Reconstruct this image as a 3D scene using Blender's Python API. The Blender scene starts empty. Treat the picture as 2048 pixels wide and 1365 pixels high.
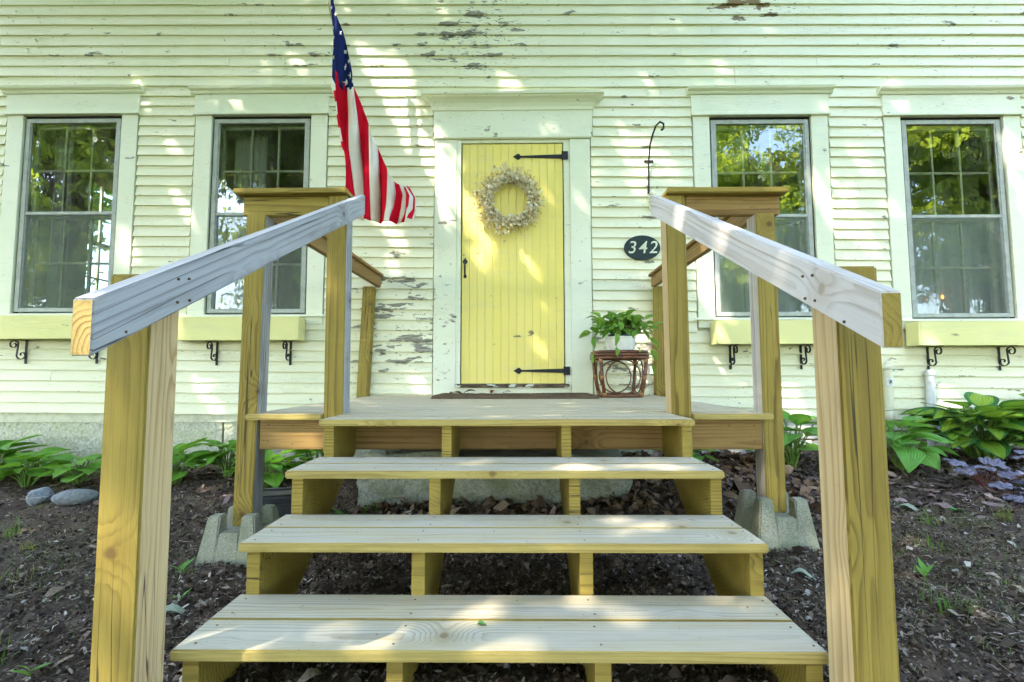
import bpy, bmesh, math, random
import numpy as np
from mathutils import Matrix, Vector, Euler
random.seed(7); rng = np.random.default_rng(11)
R = math.radians
scene = bpy.context.scene
COL = scene.collection

# ------------------------------------------------------------------ camera
cam = bpy.data.cameras.new('camera'); cam.sensor_width = 36.0; cam.lens = 16.97
cam.clip_start = 0.02; cam.clip_end = 2000
camo = bpy.data.objects.new('camera', cam); COL.objects.link(camo)
camo.matrix_world = (Matrix.Translation((0, 0, 0.80)) @ Matrix.Rotation(0.0112, 4, 'Z')
                     @ Matrix.Rotation(math.pi/2 + 0.0695, 4, 'X') @ Matrix.Rotation(-0.002, 4, 'Z'))
scene.camera = camo

# ------------------------------------------------------------------ light
SUN = Vector((0.45, 0.41, -0.79)).normalized()          # direction the light travels
w = bpy.data.worlds.new('World'); scene.world = w; w.use_nodes = True
wn = w.node_tree; wn.nodes.clear()
sky = wn.nodes.new('ShaderNodeTexSky'); sky.sky_type = 'NISHITA'; sky.sun_disc = False
sky.sun_elevation = math.asin(-SUN.z); sky.sun_rotation = math.atan2(-SUN.x, -SUN.y)
bg = wn.nodes.new('ShaderNodeBackground'); bg.inputs[1].default_value = 0.15
wo = wn.nodes.new('ShaderNodeOutputWorld')
wn.links.new(sky.outputs[0], bg.inputs[0]); wn.links.new(bg.outputs[0], wo.inputs[0])
sl = bpy.data.lights.new('sun', 'SUN'); sl.energy = 2.2; sl.angle = R(0.53); sl.color = (1.0, 0.93, 0.82)
so = bpy.data.objects.new('sun', sl); COL.objects.link(so)
so.rotation_euler = SUN.to_track_quat('-Z', 'Y').to_euler(); so.location = (-6, -6, 12)
vs = scene.view_settings; vs.view_transform = 'Standard'; vs.look = 'None'; vs.gamma = 1.0
vs.use_curve_mapping = False; vs.exposure = 3.05
scene.cycles.max_bounces = 5; scene.cycles.diffuse_bounces = 3; scene.cycles.transparent_max_bounces = 12
scene.cycles.use_adaptive_sampling = True; scene.cycles.adaptive_threshold = 0.03; scene.cycles.adaptive_min_samples = 16
scene.cycles.caustics_reflective = False; scene.cycles.caustics_refractive = False

# ------------------------------------------------------------------ object helpers
WM = {}
def link(o, parent=None, M=None):
    COL.objects.link(o)
    M = M or Matrix.Identity(4)
    if parent is not None:
        o.parent = parent; o.matrix_parent_inverse = WM[parent.name].inverted()
    o.matrix_basis = M; WM[o.name] = M.copy()
    return o
def tag(o, label=None, cat=None, group=None, kind=None):
    if label: o['label'] = label
    if cat: o['category'] = cat
    if group: o['group'] = group
    if kind: o['kind'] = kind
    return o
def thing(name, loc, label, cat, group=None):
    o = bpy.data.objects.new(name, None); o.empty_display_size = 0.1
    link(o, None, Matrix.Translation(loc)); return tag(o, label, cat, group)
class MB:
    def __init__(s): s.v = []; s.f = []; s.m = []; s.uv = None
    def add(s, vs, fs, mi=0):
        b = len(s.v); s.v += [tuple(p) for p in vs]
        for f in fs: s.f.append(tuple(i+b for i in f)); s.m.append(mi)
    def box(s, x0, x1, y0, y1, z0, z1, mi=0):
        s.add([(x0,y0,z0),(x1,y0,z0),(x1,y1,z0),(x0,y1,z0),(x0,y0,z1),(x1,y0,z1),(x1,y1,z1),(x0,y1,z1)],
              [(0,3,2,1),(4,5,6,7),(0,1,5,4),(1,2,6,5),(2,3,7,6),(3,0,4,7)], mi)
    def prism(s, poly, axis, a, b, mi=0):
        """poly: 2D points; extruded along axis ('x': poly is (y,z), 'y': poly is (x,z), 'z': poly is (x,y))"""
        def P(p, t):
            return {'x': (t,p[0],p[1]), 'y': (p[0],t,p[1]), 'z': (p[0],p[1],t)}[axis]
        n = len(poly); vs = [P(p,a) for p in poly] + [P(p,b) for p in poly]
        fs = [tuple(range(n)), tuple(range(2*n-1, n-1, -1))]
        fs += [(i, i+n, (i+1)%n+n, (i+1)%n) for i in range(n)]
        s.add(vs, fs, mi)
    def tube(s, pts, r, n=8, mi=0, closed=False):
        pts = [Vector(p) for p in pts]; rr = r if isinstance(r, (list, tuple)) else [r]*len(pts)
        vs = []; k = len(pts)
        prevu = None
        for i, p in enumerate(pts):
            if closed: t = pts[(i+1)%k] - pts[i-1]
            else: t = pts[min(i+1,k-1)] - pts[max(i-1,0)]
            t.normalize()
            if prevu is None:
                u = t.orthogonal().normalized()
            else:
                u = (prevu - t*prevu.dot(t))
                u = u.normalized() if u.length > 1e-6 else t.orthogonal().normalized()
            prevu = u; v = t.cross(u)
            for j in range(n):
                a = 2*math.pi*j/n; vs.append(p + (u*math.cos(a) + v*math.sin(a))*rr[i])
        fs = []
        for i in range(k if closed else k-1):
            i2 = (i+1) % k
            for j in range(n): fs.append((i*n+j, i*n+(j+1)%n, i2*n+(j+1)%n, i2*n+j))
        if not closed:
            fs.append(tuple(range(n-1,-1,-1))); fs.append(tuple((k-1)*n+j for j in range(n)))
        s.add(vs, fs, mi)
    def lathe(s, prof, n=24, c=(0,0,0), mi=0):
        vs = []; k = len(prof)
        for r_, z in prof:
            for j in range(n):
                a = 2*math.pi*j/n; vs.append((c[0]+r_*math.cos(a), c[1]+r_*math.sin(a), c[2]+z))
        fs = [(i*n+j, i*n+(j+1)%n, (i+1)*n+(j+1)%n, (i+1)*n+j) for i in range(k-1) for j in range(n)]
        fs += [tuple(range(n-1,-1,-1)), tuple((k-1)*n+j for j in range(n))]
        s.add(vs, fs, mi)
    def mesh(s, name, mats, smooth=False, bevel=0, seg=1):
        me = bpy.data.meshes.new(name); me.from_pydata(s.v, [], s.f)
        for m in (mats if isinstance(mats, (list,tuple)) else [mats]): me.materials.append(m)
        me.polygons.foreach_set('material_index', s.m)
        if smooth: me.polygons.foreach_set('use_smooth', [True]*len(s.f))
        if bevel:
            bm = bmesh.new(); bm.from_mesh(me)
            ed = [e for e in bm.edges if len(e.link_faces) == 2 and e.calc_face_angle(0) > 0.6]
            bmesh.ops.bevel(bm, geom=ed, offset=bevel, segments=seg, affect='EDGES', clamp_overlap=True)
            bm.to_mesh(me); bm.free()
        me.update(); return me
    def build(s, name, mats, parent=None, M=None, smooth=False, bevel=0, seg=1):
        return link(bpy.data.objects.new(name, s.mesh(name, mats, smooth, bevel, seg)), parent, M)
def obj(name, me, parent=None, M=None):
    return link(bpy.data.objects.new(name, me), parent, M)
def smooth_angle(o, a=40):
    me = o.data; me.polygons.foreach_set('use_smooth', [True]*len(me.polygons))
    try: me.set_sharp_from_angle(angle=R(a))
    except Exception: pass

# numpy value noise (for relief)
_T = rng.random((256, 256))
def vnoise(x, y):
    xi = np.floor(x).astype(int); yi = np.floor(y).astype(int); fx = x-xi; fy = y-yi
    fx = fx*fx*(3-2*fx); fy = fy*fy*(3-2*fy)
    g = lambda a, b: _T[a % 256, b % 256]
    return ((g(xi,yi)*(1-fx)+g(xi+1,yi)*fx)*(1-fy) + (g(xi,yi+1)*(1-fx)+g(xi+1,yi+1)*fx)*fy) - 0.5
def fbm(x, y, f, o=4):
    s = 0; a = 1.0
    for k in range(o): s = s + a*vnoise(x*f+17.3*k, y*f+5.1*k); f *= 2.03; a *= 0.5
    return s

# ------------------------------------------------------------------ material helpers
class NT:
    def __init__(s, name):
        s.mat = bpy.data.materials.new(name); s.mat.use_nodes = True
        s.t = s.mat.node_tree; s.t.nodes.clear()
        s.out = s.t.nodes.new('ShaderNodeOutputMaterial')
    def n(s, typ, **k):
        nd = s.t.nodes.new('ShaderNode'+typ)
        for a, b in k.items(): setattr(nd, a, b)
        return nd
    def set(s, sock, v):
        if isinstance(v, bpy.types.NodeSocket): s.t.links.new(v, sock)
        elif isinstance(v, (tuple, list)) and sock.type == 'RGBA' and len(v) == 3: sock.default_value = (*v, 1)
        else: sock.default_value = v
    def math(s, op, a, b=0.0, c=None, clamp=False):
        nd = s.n('Math', operation=op, use_clamp=clamp); s.set(nd.inputs[0], a); s.set(nd.inputs[1], b)
        if c is not None: s.set(nd.inputs[2], c)
        return nd.outputs[0]
    def vmath(s, op, a, b=None):
        nd = s.n('VectorMath', operation=op); s.set(nd.inputs[0], a)
        if b is not None: s.set(nd.inputs[1], b)
        return nd.outputs[1] if op in ('LENGTH','DISTANCE','DOT_PRODUCT') else nd.outputs[0]
    def scale(s, v, x, y, z):
        return s.vmath('MULTIPLY', v, (x, y, z))
    def noise(s, v, sc=1.0, det=3.0, rough=0.55, dist=0.0):
        nd = s.n('TexNoise'); s.set(nd.inputs['Vector'], v); nd.inputs['Scale'].default_value = sc
        nd.inputs['Detail'].default_value = det; nd.inputs['Roughness'].default_value = rough
        nd.inputs['Distortion'].default_value = dist; return nd.outputs[0]
    def noisec(s, v, sc=1.0, det=3.0):
        nd = s.n('TexNoise'); s.set(nd.inputs['Vector'], v); nd.inputs['Scale'].default_value = sc
        nd.inputs['Detail'].default_value = det; return nd.outputs[1]
    def voro(s, v, sc=1.0, feat='F1', dim='3D'):
        nd = s.n('TexVoronoi', feature=feat, voronoi_dimensions=dim); s.set(nd.inputs['Vector'], v)
        nd.inputs['Scale'].default_value = sc; return nd
    def smooth(s, v, a, b):
        nd = s.n('MapRange', interpolation_type='SMOOTHSTEP'); s.set(nd.inputs[0], v)
        s.set(nd.inputs[1], a); s.set(nd.inputs[2], b); nd.inputs[3].default_value = 0; nd.inputs[4].default_value = 1
        return nd.outputs[0]
    def mix(s, f, a, b, mode='MIX'):
        nd = s.n('Mix', data_type='RGBA', blend_type=mode); s.set(nd.inputs[0], f)
        s.set(nd.inputs[6], a); s.set(nd.inputs[7], b); return nd.outputs[2]
    def ramp(s, f, stops, interp='LINEAR'):
        nd = s.n('ValToRGB'); s.set(nd.inputs[0], f); cr = nd.color_ramp; cr.interpolation = interp
        while len(cr.elements) < len(stops): cr.elements.new(0.5)
        for e, (p, c) in zip(cr.elements, stops): e.position = p; e.color = (*c, 1)
        return nd.outputs[0]
    def sep(s, v):
        nd = s.n('SeparateXYZ'); s.set(nd.inputs[0], v); return nd.outputs
    def comb(s, x, y, z):
        nd = s.n('CombineXYZ'); s.set(nd.inputs[0], x); s.set(nd.inputs[1], y); s.set(nd.inputs[2], z); return nd.outputs[0]
    def bump(s, h, strength=0.5, dist=0.002):
        nd = s.n('Bump'); s.set(nd.inputs['Height'], h); nd.inputs['Strength'].default_value = strength
        nd.inputs['Distance'].default_value = dist; return nd.outputs[0]
    def pos(s): return s.n('NewGeometry').outputs['Position']
    def obj(s): return s.n('TexCoord').outputs['Object']
    def uv(s): return s.n('TexCoord').outputs['UV']
    def rnd(s): return s.n('ObjectInfo').outputs['Random']
    def island(s): return s.n('NewGeometry').outputs['Random Per Island']
    def bsdf(s, col, rough=0.6, spec=0.4, normal=None, metal=0.0, **kw):
        b = s.n('BsdfPrincipled'); s.set(b.inputs['Base Color'], col); s.set(b.inputs['Roughness'], rough)
        b.inputs['Specular IOR Level'].default_value = spec; s.set(b.inputs['Metallic'], metal)
        if normal is not None: s.set(b.inputs['Normal'], normal)
        for k, v in kw.items(): s.set(b.inputs[k.replace('_',' ')], v)
        return b.outputs[0]
    def done(s, sh): s.t.links.new(sh, s.out.inputs[0]); return s.mat

def wood(name, early, late, ring=0.008, knots=0.5, fade=None, fadeamt=0.0, cracks=0.0, stain=0.25, rough=0.7, late_amt=0.75, knotcol=(0.09,0.05,0.02), warp=0.028, dirt=0.35):
    k = NT(name); o = k.obj(); r = k.rnd()
    off = k.vmath('MULTIPLY', k.comb(r, k.math('FRACT', k.math('MULTIPLY', r, 7.31)), k.math('FRACT', k.math('MULTIPLY', r, 13.7))), (40, 40, 40))
    p = k.vmath('ADD', o, off)
    x, y, z = k.sep(o)
    yz = k.math('ADD', y, k.math('MULTIPLY', z, 1.15))
    # knots
    kv = k.voro(k.comb(k.math('ADD', x, k.math('MULTIPLY', r, 9.0)), k.math('ADD', k.math('MULTIPLY', yz, 0.9), k.math('MULTIPLY', r, 5.0)), 0.0), 2.6, dim='2D')
    kd = kv.outputs['Distance']; kc = k.sep(kv.outputs['Color'])[0]
    has = k.math('LESS_THAN', kc, knots)
    swirl = k.math('MULTIPLY', has, k.math('POWER', k.smooth(kd, 0.34, 0.0), 2.0))
    knot = k.math('MULTIPLY', has, k.smooth(k.math('ADD', kd, k.math('MULTIPLY', k.noise(p, 60, 2), 0.03)), 0.062, 0.03))
    # growth rings round a pith that lies off the board
    d1 = k.noise(k.scale(p, 0.9, 5, 5), 1.0, 2.0); d2 = k.noise(k.scale(p, 6, 30, 30), 1.0, 2.0)
    py = k.math('ADD', y, k.math('MULTIPLY', k.math('SUBTRACT', k.math('FRACT', k.math('MULTIPLY', r, 3.77)), 0.5), 0.10))
    pz = k.math('ADD', z, k.math('ADD', 0.028, k.math('MULTIPLY', k.math('FRACT', k.math('MULTIPLY', r, 5.13)), 0.05)))
    rad = k.math('SQRT', k.math('ADD', k.math('MULTIPLY', py, py), k.math('MULTIPLY', pz, pz)))
    rad = k.math('ADD', rad, k.math('MULTIPLY', d1, warp))
    rad = k.math('ADD', rad, k.math('MULTIPLY', d2, 0.003))
    rad = k.math('ADD', rad, k.math('MULTIPLY', swirl, 0.03))
    ph = k.math('FRACT', k.math('ADD', k.math('DIVIDE', rad, ring), k.math('MULTIPLY', k.noise(k.scale(p, 0.25, 18, 18), 1.0, 2.0), 3.0)))
    lw = k.math('MULTIPLY', k.math('POWER', k.smooth(ph, 0.2, 0.93), 2.2), k.smooth(ph, 1.0, 0.93))
    lw = k.math('MULTIPLY', lw, k.math('MULTIPLY', k.smooth(k.noise(k.scale(p, 1.2, 16, 16), 1.0, 3.0), 0.22, 0.72), 1.25))
    fib = k.noise(k.scale(p, 7, 330, 330), 1.0, 3.0, 0.65)
    big = k.noise(k.scale(p, 1.6, 6, 6), 1.0, 4.0, 0.6)
    col = k.mix(k.math('MULTIPLY', lw, late_amt), early, late)
    col = k.mix(k.math('MULTIPLY', k.smooth(big, 0.42, 0.72), stain), col, k.mix(0.5, late, tuple(c*0.75 for c in early)))
    col = k.mix(k.math('MULTIPLY', k.math('SUBTRACT', fib, 0.5), 0.9, clamp=True), col, tuple(c*0.35 for c in late))
    col = k.mix(k.math('MULTIPLY', k.math('SUBTRACT', 0.5, fib), 0.5, clamp=True), col, tuple(min(1, c*1.4) for c in early))
    col = k.mix(k.math('MULTIPLY', r, 0.12), col, tuple(c*0.6 for c in late))
    if fade:
        fm = k.math('MULTIPLY', k.smooth(k.noise(k.scale(p, 2.2, 14, 14), 1.0, 4.0, 0.6), 0.30, 0.62), fadeamt)
        col = k.mix(fm, col, k.mix(lw, fade, tuple(c*0.62 for c in fade)))
    col = k.mix(k.math('MULTIPLY', knot, 0.85), col, knotcol)
    # halo of the knot
    halo = k.math('MULTIPLY', k.math('MULTIPLY', has, k.smooth(kd, 0.16, 0.05)), 0.35)
    col = k.mix(halo, col, late)
    h = k.math('MULTIPLY', fib, 0.9)
    if cracks > 0:
        cn = k.noise(k.scale(p, 0.55, 26, 26), 1.0, 2.0, 0.5)
        cr = k.math('MULTIPLY', k.smooth(k.math('ABSOLUTE', k.math('SUBTRACT', cn, 0.5)), 0.006*cracks, 0.002*cracks),
                    k.smooth(k.noise(k.scale(p, 1.5, 3, 3), 1.0, 1.0), 0.48, 0.56))
        col = k.mix(k.math('MULTIPLY', cr, 0.85), col, (0.03, 0.02, 0.012))
    # grime, drips and mill marks
    gr = k.math('MULTIPLY', k.smooth(k.noise(k.scale(p, 3.5, 22, 22), 1.0, 5.0, 0.68, 0.4), 0.50, 0.72), dirt)
    col = k.mix(gr, col, tuple(c*0.42 for c in early))
    # specks and scuffs
    sp = k.smooth(k.noise(p, 95, 2.0, 0.6), 0.72, 0.78)
    col = k.mix(k.math('MULTIPLY', sp, 0.45), col, (0.10, 0.08, 0.05))
    return k.done(k.bsdf(col, rough, 0.25, k.bump(h, 0.55, 0.0012)))

def simple(name, col, rough=0.6, spec=0.4, metal=0.0, var=0.15, sc=30, bump=0.0, coords='obj', dark=None):
    k = NT(name); p = k.obj() if coords == 'obj' else k.pos()
    nz = k.noise(p, sc, 4.0, 0.6)
    c2 = dark or tuple(c*(1-2.2*var) for c in col)
    c = k.mix(k.smooth(nz, 0.35, 0.75), col, c2)
    return k.done(k.bsdf(c, rough, spec, k.bump(nz, bump, 0.003) if bump else None, metal))

# ---- paint on the old clapboards and trim: colour, chips down to grey wood, cracks, rust runs
def paint(name, col, chip=1.0, stretch=(5.0, 5.0, 15.0), rust=False, lap=False, grey=(0.30,0.28,0.21)):
    k = NT(name); p = k.pos(); x, y, z = k.sep(p); r = k.rnd()
    big = k.noise(p, 1.3, 3.0); mid = k.noise(k.scale(p, 3, 3, 12), 1.0, 4.0, 0.6)
    c = k.mix(k.smooth(big, 0.3, 0.7), col, tuple(a*b for a, b in zip(col, (0.93, 0.95, 0.88))))
    c = k.mix(k.math('MULTIPLY', k.smooth(mid, 0.5, 0.8), 0.22), c, (0.50, 0.50, 0.36))
    c = k.mix(k.math('MULTIPLY', r, 0.10), c, (0.55, 0.56, 0.44))
    # brush and wood texture under the paint
    fib = k.noise(k.scale(p, 9, 60, 160), 1.0, 3.0, 0.6)
    # where the paint is failing
    def blob(cx, cz, rx, rz):
        return k.smooth(k.math('SQRT', k.math('ADD', k.math('POWER', k.math('DIVIDE', k.math('SUBTRACT', x, cx), rx), 2.0),
                        k.math('POWER', k.math('DIVIDE', k.math('SUBTRACT', z, cz), rz), 2.0))), 1.15, 0.15)
    zone = k.math('ADD', k.math('MULTIPLY', blob(-0.45, 3.85, 0.75, 0.75), 0.12), k.math('MULTIPLY', blob(-0.95, 1.35, 0.75, 1.1), 0.11))
    zone = k.math('ADD', zone, k.math('MULTIPLY', blob(0.95, 0.95, 0.55, 0.5), 0.12))
    zone = k.math('ADD', zone, k.math('MULTIPLY', blob(2.05, 4.09, 0.65, 0.17), 0.19))
    zone = k.math('ADD', zone, k.math('MULTIPLY', blob(-1.9, 3.75, 0.55, 0.4), 0.055))
    zone = k.math('ADD', zone, k.math('MULTIPLY', blob(-0.62, 1.5, 0.14, 1.0), 0.06))
    zone = k.math('ADD', zone, k.math('MULTIPLY', blob(-4.3, 4.0, 0.7, 0.4), 0.035))
    n1 = k.noise(k.scale(p, *stretch), 1.0, 6.0, 0.58, 0.25)
    n1 = k.math('ADD', n1, k.math('MULTIPLY', k.math('SUBTRACT', k.noise(k.scale(p, 30, 30, 70), 1.0, 3.0), 0.5), 0.10))
    v = k.math('ADD', n1, k.math('MULTIPLY', zone, chip))
    marks = k.math('ADD', k.math('MULTIPLY', blob(0.05, 1.765, 0.13, 0.05), 0.16), k.math('MULTIPLY', blob(-0.17, 1.775, 0.09, 0.025), 0.2))
    v = k.math('ADD', v, marks)
    if lap:                                              # the film fails first along the lower edge of each board
        at_ = k.n('Attribute', attribute_name='edge').outputs['Fac']
        low = k.smooth(at_, 0.32, 0.02)
        v = k.math('ADD', v, k.math('MULTIPLY', low, k.math('MULTIPLY', k.smooth(k.noise(k.scale(p, 0.8, 0.8, 2.2), 1.0, 2.0), 0.38, 0.62), 0.075)))
    thr = 0.70
    chipm = k.smooth(v, thr, thr+0.006); rim = k.smooth(v, thr-0.022, thr)
    sm_ = k.noise(k.scale(p, 17, 17, 48), 1.0, 4.0, 0.6, 0.5)
    sm_ = k.math('ADD', sm_, k.math('MULTIPLY', k.math('SUBTRACT', k.noise(p, 1.1, 2.0), 0.5), 0.22))
    small = k.math('MULTIPLY', k.smooth(k.math('ADD', sm_, k.math('MULTIPLY', zone, 0.6*chip)), 0.70, 0.71), min(1.0, chip))
    chipm = k.math('MAXIMUM', chipm, small)
    gw = k.mix(k.smooth(k.noise(k.scale(p, 14, 90, 200), 1.0, 3.0), 0.3, 0.75), tuple(g*1.25 for g in grey), tuple(g*0.3 for g in grey))
    # hairline cracks in the film
    cn = k.noise(k.scale(p, 6, 6, 34), 1.0, 3.0, 0.5, 0.6)
    hair = k.math('MULTIPLY', k.smooth(k.math('ABSOLUTE', k.math('SUBTRACT', cn, 0.5)), 0.006, 0.001),
                  k.smooth(k.noise(p, 2.3, 2.0), 0.46, 0.60))
    c = k.mix(k.math('MULTIPLY', hair, 0.6*min(1.0, chip)), c, (0.20, 0.18, 0.11))
    c = k.mix(k.math('MULTIPLY', k.math('SUBTRACT', rim, chipm, clamp=True), 0.25), c, (0.30, 0.27, 0.18))
    gw = k.mix(k.math('MULTIPLY', blob(2.05, 4.09, 0.7, 0.2), 0.8), gw, (0.22, 0.13, 0.05))
    c = k.mix(chipm, c, gw)
    # nail rust dots
    nd = k.voro(k.scale(p, 2.6, 0.0, 11.0), 1.0)
    dot = k.math('MULTIPLY', k.smooth(nd.outputs['Distance'], 0.05, 0.02), k.math('LESS_THAN', k.sep(nd.outputs['Color'])[1], 0.3))
    c = k.mix(k.math('MULTIPLY', dot, 0.6), c, (0.25, 0.15, 0.06))
    if rust:
        run = k.noise(k.scale(p, 26, 0, 2.2), 1.0, 3.0, 0.6)
        rm = k.math('MULTIPLY', k.smooth(run, 0.57, 0.72), blob(2.15, 3.42, 0.42, 0.33))
        c = k.mix(k.math('MULTIPLY', rm, 0.75), c, (0.42, 0.24, 0.06))
    h = k.noise(k.scale(p, 9, 30, 60), 1.0, 3.0, 0.62)
    return k.done(k.bsdf(c, k.math('ADD', 0.5, k.math('MULTIPLY', chipm, 0.35)), 0.3, k.bump(h, 0.6, 0.003)))

CREAM = (0.80, 0.775, 0.555)
M_side = paint('cream_clapboard_paint', CREAM, 1.0, rust=True, lap=True)
M_trim = paint('cream_trim_paint', (0.78, 0.785, 0.60), 0.8, (4.0, 4.0, 8.0))
M_yel = paint('yellow_paint', (0.84, 0.685, 0.17), 0.15, (3, 3, 9), grey=(0.30,0.24,0.10))
M_yel2 = paint('pale_yellow_paint', (0.74, 0.69, 0.28), 0.1, (3, 3, 9), grey=(0.35,0.30,0.15))
def rotmat():
    k = NT('rotten_threshold'); p = k.pos(); a = k.noise(k.scale(p, 12, 30, 40), 1.0, 4.0, 0.65); b = k.noise(k.scale(p, 6, 20, 14), 1.0, 4.0, 0.6)
    c = k.mix(k.smooth(a, 0.35, 0.7), (0.05, 0.035, 0.022), (0.20, 0.15, 0.09)); c = k.mix(k.smooth(b, 0.56, 0.58), c, (0.62, 0.63, 0.52))
    return k.done(k.bsdf(c, 0.85, 0.15, k.bump(a, 1.0, 0.01)))
M_rot = rotmat()
M_treat = wood('treated_pine', (0.345, 0.252, 0.052), (0.14, 0.086, 0.014), 0.011, 0.9, None, 0, 1.5, 0.35, dirt=0.28)
M_treat2 = wood('treated_pine_brown', (0.32, 0.195, 0.062), (0.14, 0.072, 0.018), 0.014, 0.6, None, 0, 0.4, 0.4, late_amt=0.9)
M_side_l = wood('pale_pine_face', (0.57, 0.42, 0.21), (0.36, 0.22, 0.08), 0.011, 0.6, None, 0, 1.2, 0.2)
M_tread = wood('weathered_skylit_tread', (0.57, 0.48, 0.29), (0.36, 0.27, 0.12), 0.0052, 0.8, (0.57, 0.51, 0.385), 0.7, 0.0, 0.2, late_amt=0.5, warp=0.016, dirt=0.20, knotcol=(0.20,0.13,0.06))  # pale top faces: weathering, with light from the sky mixed into the colour
M_edge = wood('tread_edge', (0.47, 0.365, 0.115), (0.30, 0.20, 0.05), 0.009, 0.25, None, 0, 0.0, 0.2)
M_grey = wood('grey_weathered_rail', (0.36, 0.355, 0.335), (0.105, 0.10, 0.095), 0.021, 0.95, (0.39, 0.405, 0.42), 0.45, 2.4, 0.75, late_amt=0.75, warp=0.05, dirt=0.5, knotcol=(0.07,0.075,0.07))
M_greyw = wood('pale_weathered_rail', (0.58, 0.53, 0.47), (0.36, 0.27, 0.19), 0.019, 0.5, (0.58, 0.55, 0.51), 0.5, 1.0, 0.35, late_amt=0.75, warp=0.05, dirt=0.12, knotcol=(0.32,0.26,0.18))
M_end = wood('fresh_end_grain', (0.62, 0.42, 0.14), (0.30, 0.16, 0.05), 0.010, 0.1, None, 0, 0.0, 0.2, late_amt=0.9)
M_iron = simple('black_iron', (0.018, 0.019, 0.02), 0.55, 0.4, 0.3, 0.2, 60, 0.3)
M_screw = simple('rusty_screw', (0.10, 0.06, 0.03), 0.7, 0.3, 0.2)
M_alu = simple('aluminium_frame', (0.40, 0.42, 0.36), 0.5, 0.3, 0.0, 0.12, 20, 0.1, 'pos')
M_sash = simple('sash_paint', (0.62, 0.62, 0.44), 0.55, 0.3, 0, 0.12, 25, 0.2, 'pos')
M_dark = simple('recess_shade', (0.03, 0.03, 0.025), 0.9, 0.1)
M_room = simple('room_plaster', (0.25, 0.22, 0.17), 0.9, 0.1, 0, 0.1, 3, 0, 'pos')
M_floor = simple('room_floor', (0.12, 0.07, 0.04), 0.6, 0.2, 0, 0.2, 3, 0, 'pos')
M_roof = simple('asphalt_shingle', (0.08, 0.08, 0.085), 0.95, 0.1, 0, 0.25, 20, 0.4, 'pos')

def concrete(name, c, sc=120, moss=0.0, rel=0.006):
    k = NT(name); p = k.pos(); a = k.noise(p, sc, 3.0, 0.7); b = k.noise(p, 6, 4.0)
    col = k.mix(k.smooth(a, 0.3, 0.75), c, tuple(v*0.55 for v in c))
    col = k.mix(k.math('MULTIPLY', k.smooth(b, 0.42, 0.7), 0.4), col, (c[0]*0.7, c[1]*0.78, c[2]*0.5))
    if moss: col = k.mix(k.math('MULTIPLY', k.smooth(k.noise(p, 9, 5.0, 0.65), 0.45, 0.65), moss), col, (0.12, 0.14, 0.05))
    h = k.math('ADD', a, k.math('MULTIPLY', k.voro(p, sc*0.7).outputs['Distance'], 0.8))
    return k.done(k.bsdf(col, 0.9, 0.15, k.bump(h, 0.9, rel)))
M_conc = concrete('concrete_block', (0.36, 0.36, 0.27), 150, 0.3, 0.0022)
M_parge = concrete('parged_foundation', (0.62, 0.62, 0.47), 48, 0, 0.009)
M_brick = concrete('painted_brick', (0.72, 0.70, 0.62), 45)
M_mort = concrete('mortar', (0.42, 0.30, 0.24), 80)
M_gran = concrete('granite', (0.34, 0.34, 0.26), 60, 0.5, 0.008)
M_stone = concrete('field_stone', (0.22, 0.235, 0.24), 50, 0.05)

def glassmat(name, refl=0.13, tint=(0.93, 0.97, 0.95), wav=1.0):
    k = NT(name); p = k.pos()
    nrm = k.bump(k.math('ADD', k.noise(k.scale(p, 3.0, 3.0, 2.2), 1.0, 2.0), k.math('MULTIPLY', k.noise(p, 11, 2.0), 0.12*wav)), 0.9, 0.0035*wav)
    tr = k.n('BsdfTransparent'); k.set(tr.inputs[0], tint)
    gl = k.n('BsdfGlossy'); k.set(gl.inputs['Color'], (1, 1, 1)); gl.inputs['Roughness'].default_value = 0.0; k.set(gl.inputs['Normal'], nrm)
    fr = k.n('Fresnel'); fr.inputs[0].default_value = 1.52
    f = k.math('ADD', k.math('MULTIPLY', fr.outputs[0], 1.0), refl, clamp=True)
    mx = k.n('MixShader'); k.set(mx.inputs[0], f); k.t.links.new(tr.outputs[0], mx.inputs[1]); k.t.links.new(gl.outputs[0], mx.inputs[2])
    # film of dust
    df = k.n('BsdfDiffuse'); k.set(df.inputs[0], (0.5, 0.52, 0.45))
    m2 = k.n('MixShader'); k.set(m2.inputs[0], k.math('MULTIPLY', k.smooth(k.noise(k.scale(p, 6, 6, 2), 1.0, 5.0, 0.7), 0.4, 0.8), 0.06))
    k.t.links.new(mx.outputs[0], m2.inputs[1]); k.t.links.new(df.outputs[0], m2.inputs[2])
    return k.done(m2.outputs[0])
M_glass = glassmat('storm_glass', 0.19)
M_glass2 = glassmat('old_sash_glass', 0.02, wav=1.8)
def screenmat():
    k = NT('insect_screen'); tr = k.n('BsdfTransparent'); df = k.n('BsdfDiffuse'); k.set(df.inputs[0], (0.25, 0.29, 0.25))
    mx = k.n('MixShader'); mx.inputs[0].default_value = 0.30
    k.t.links.new(tr.outputs[0], mx.inputs[1]); k.t.links.new(df.outputs[0], mx.inputs[2]); return k.done(mx.outputs[0])
M_screen = screenmat()
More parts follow.
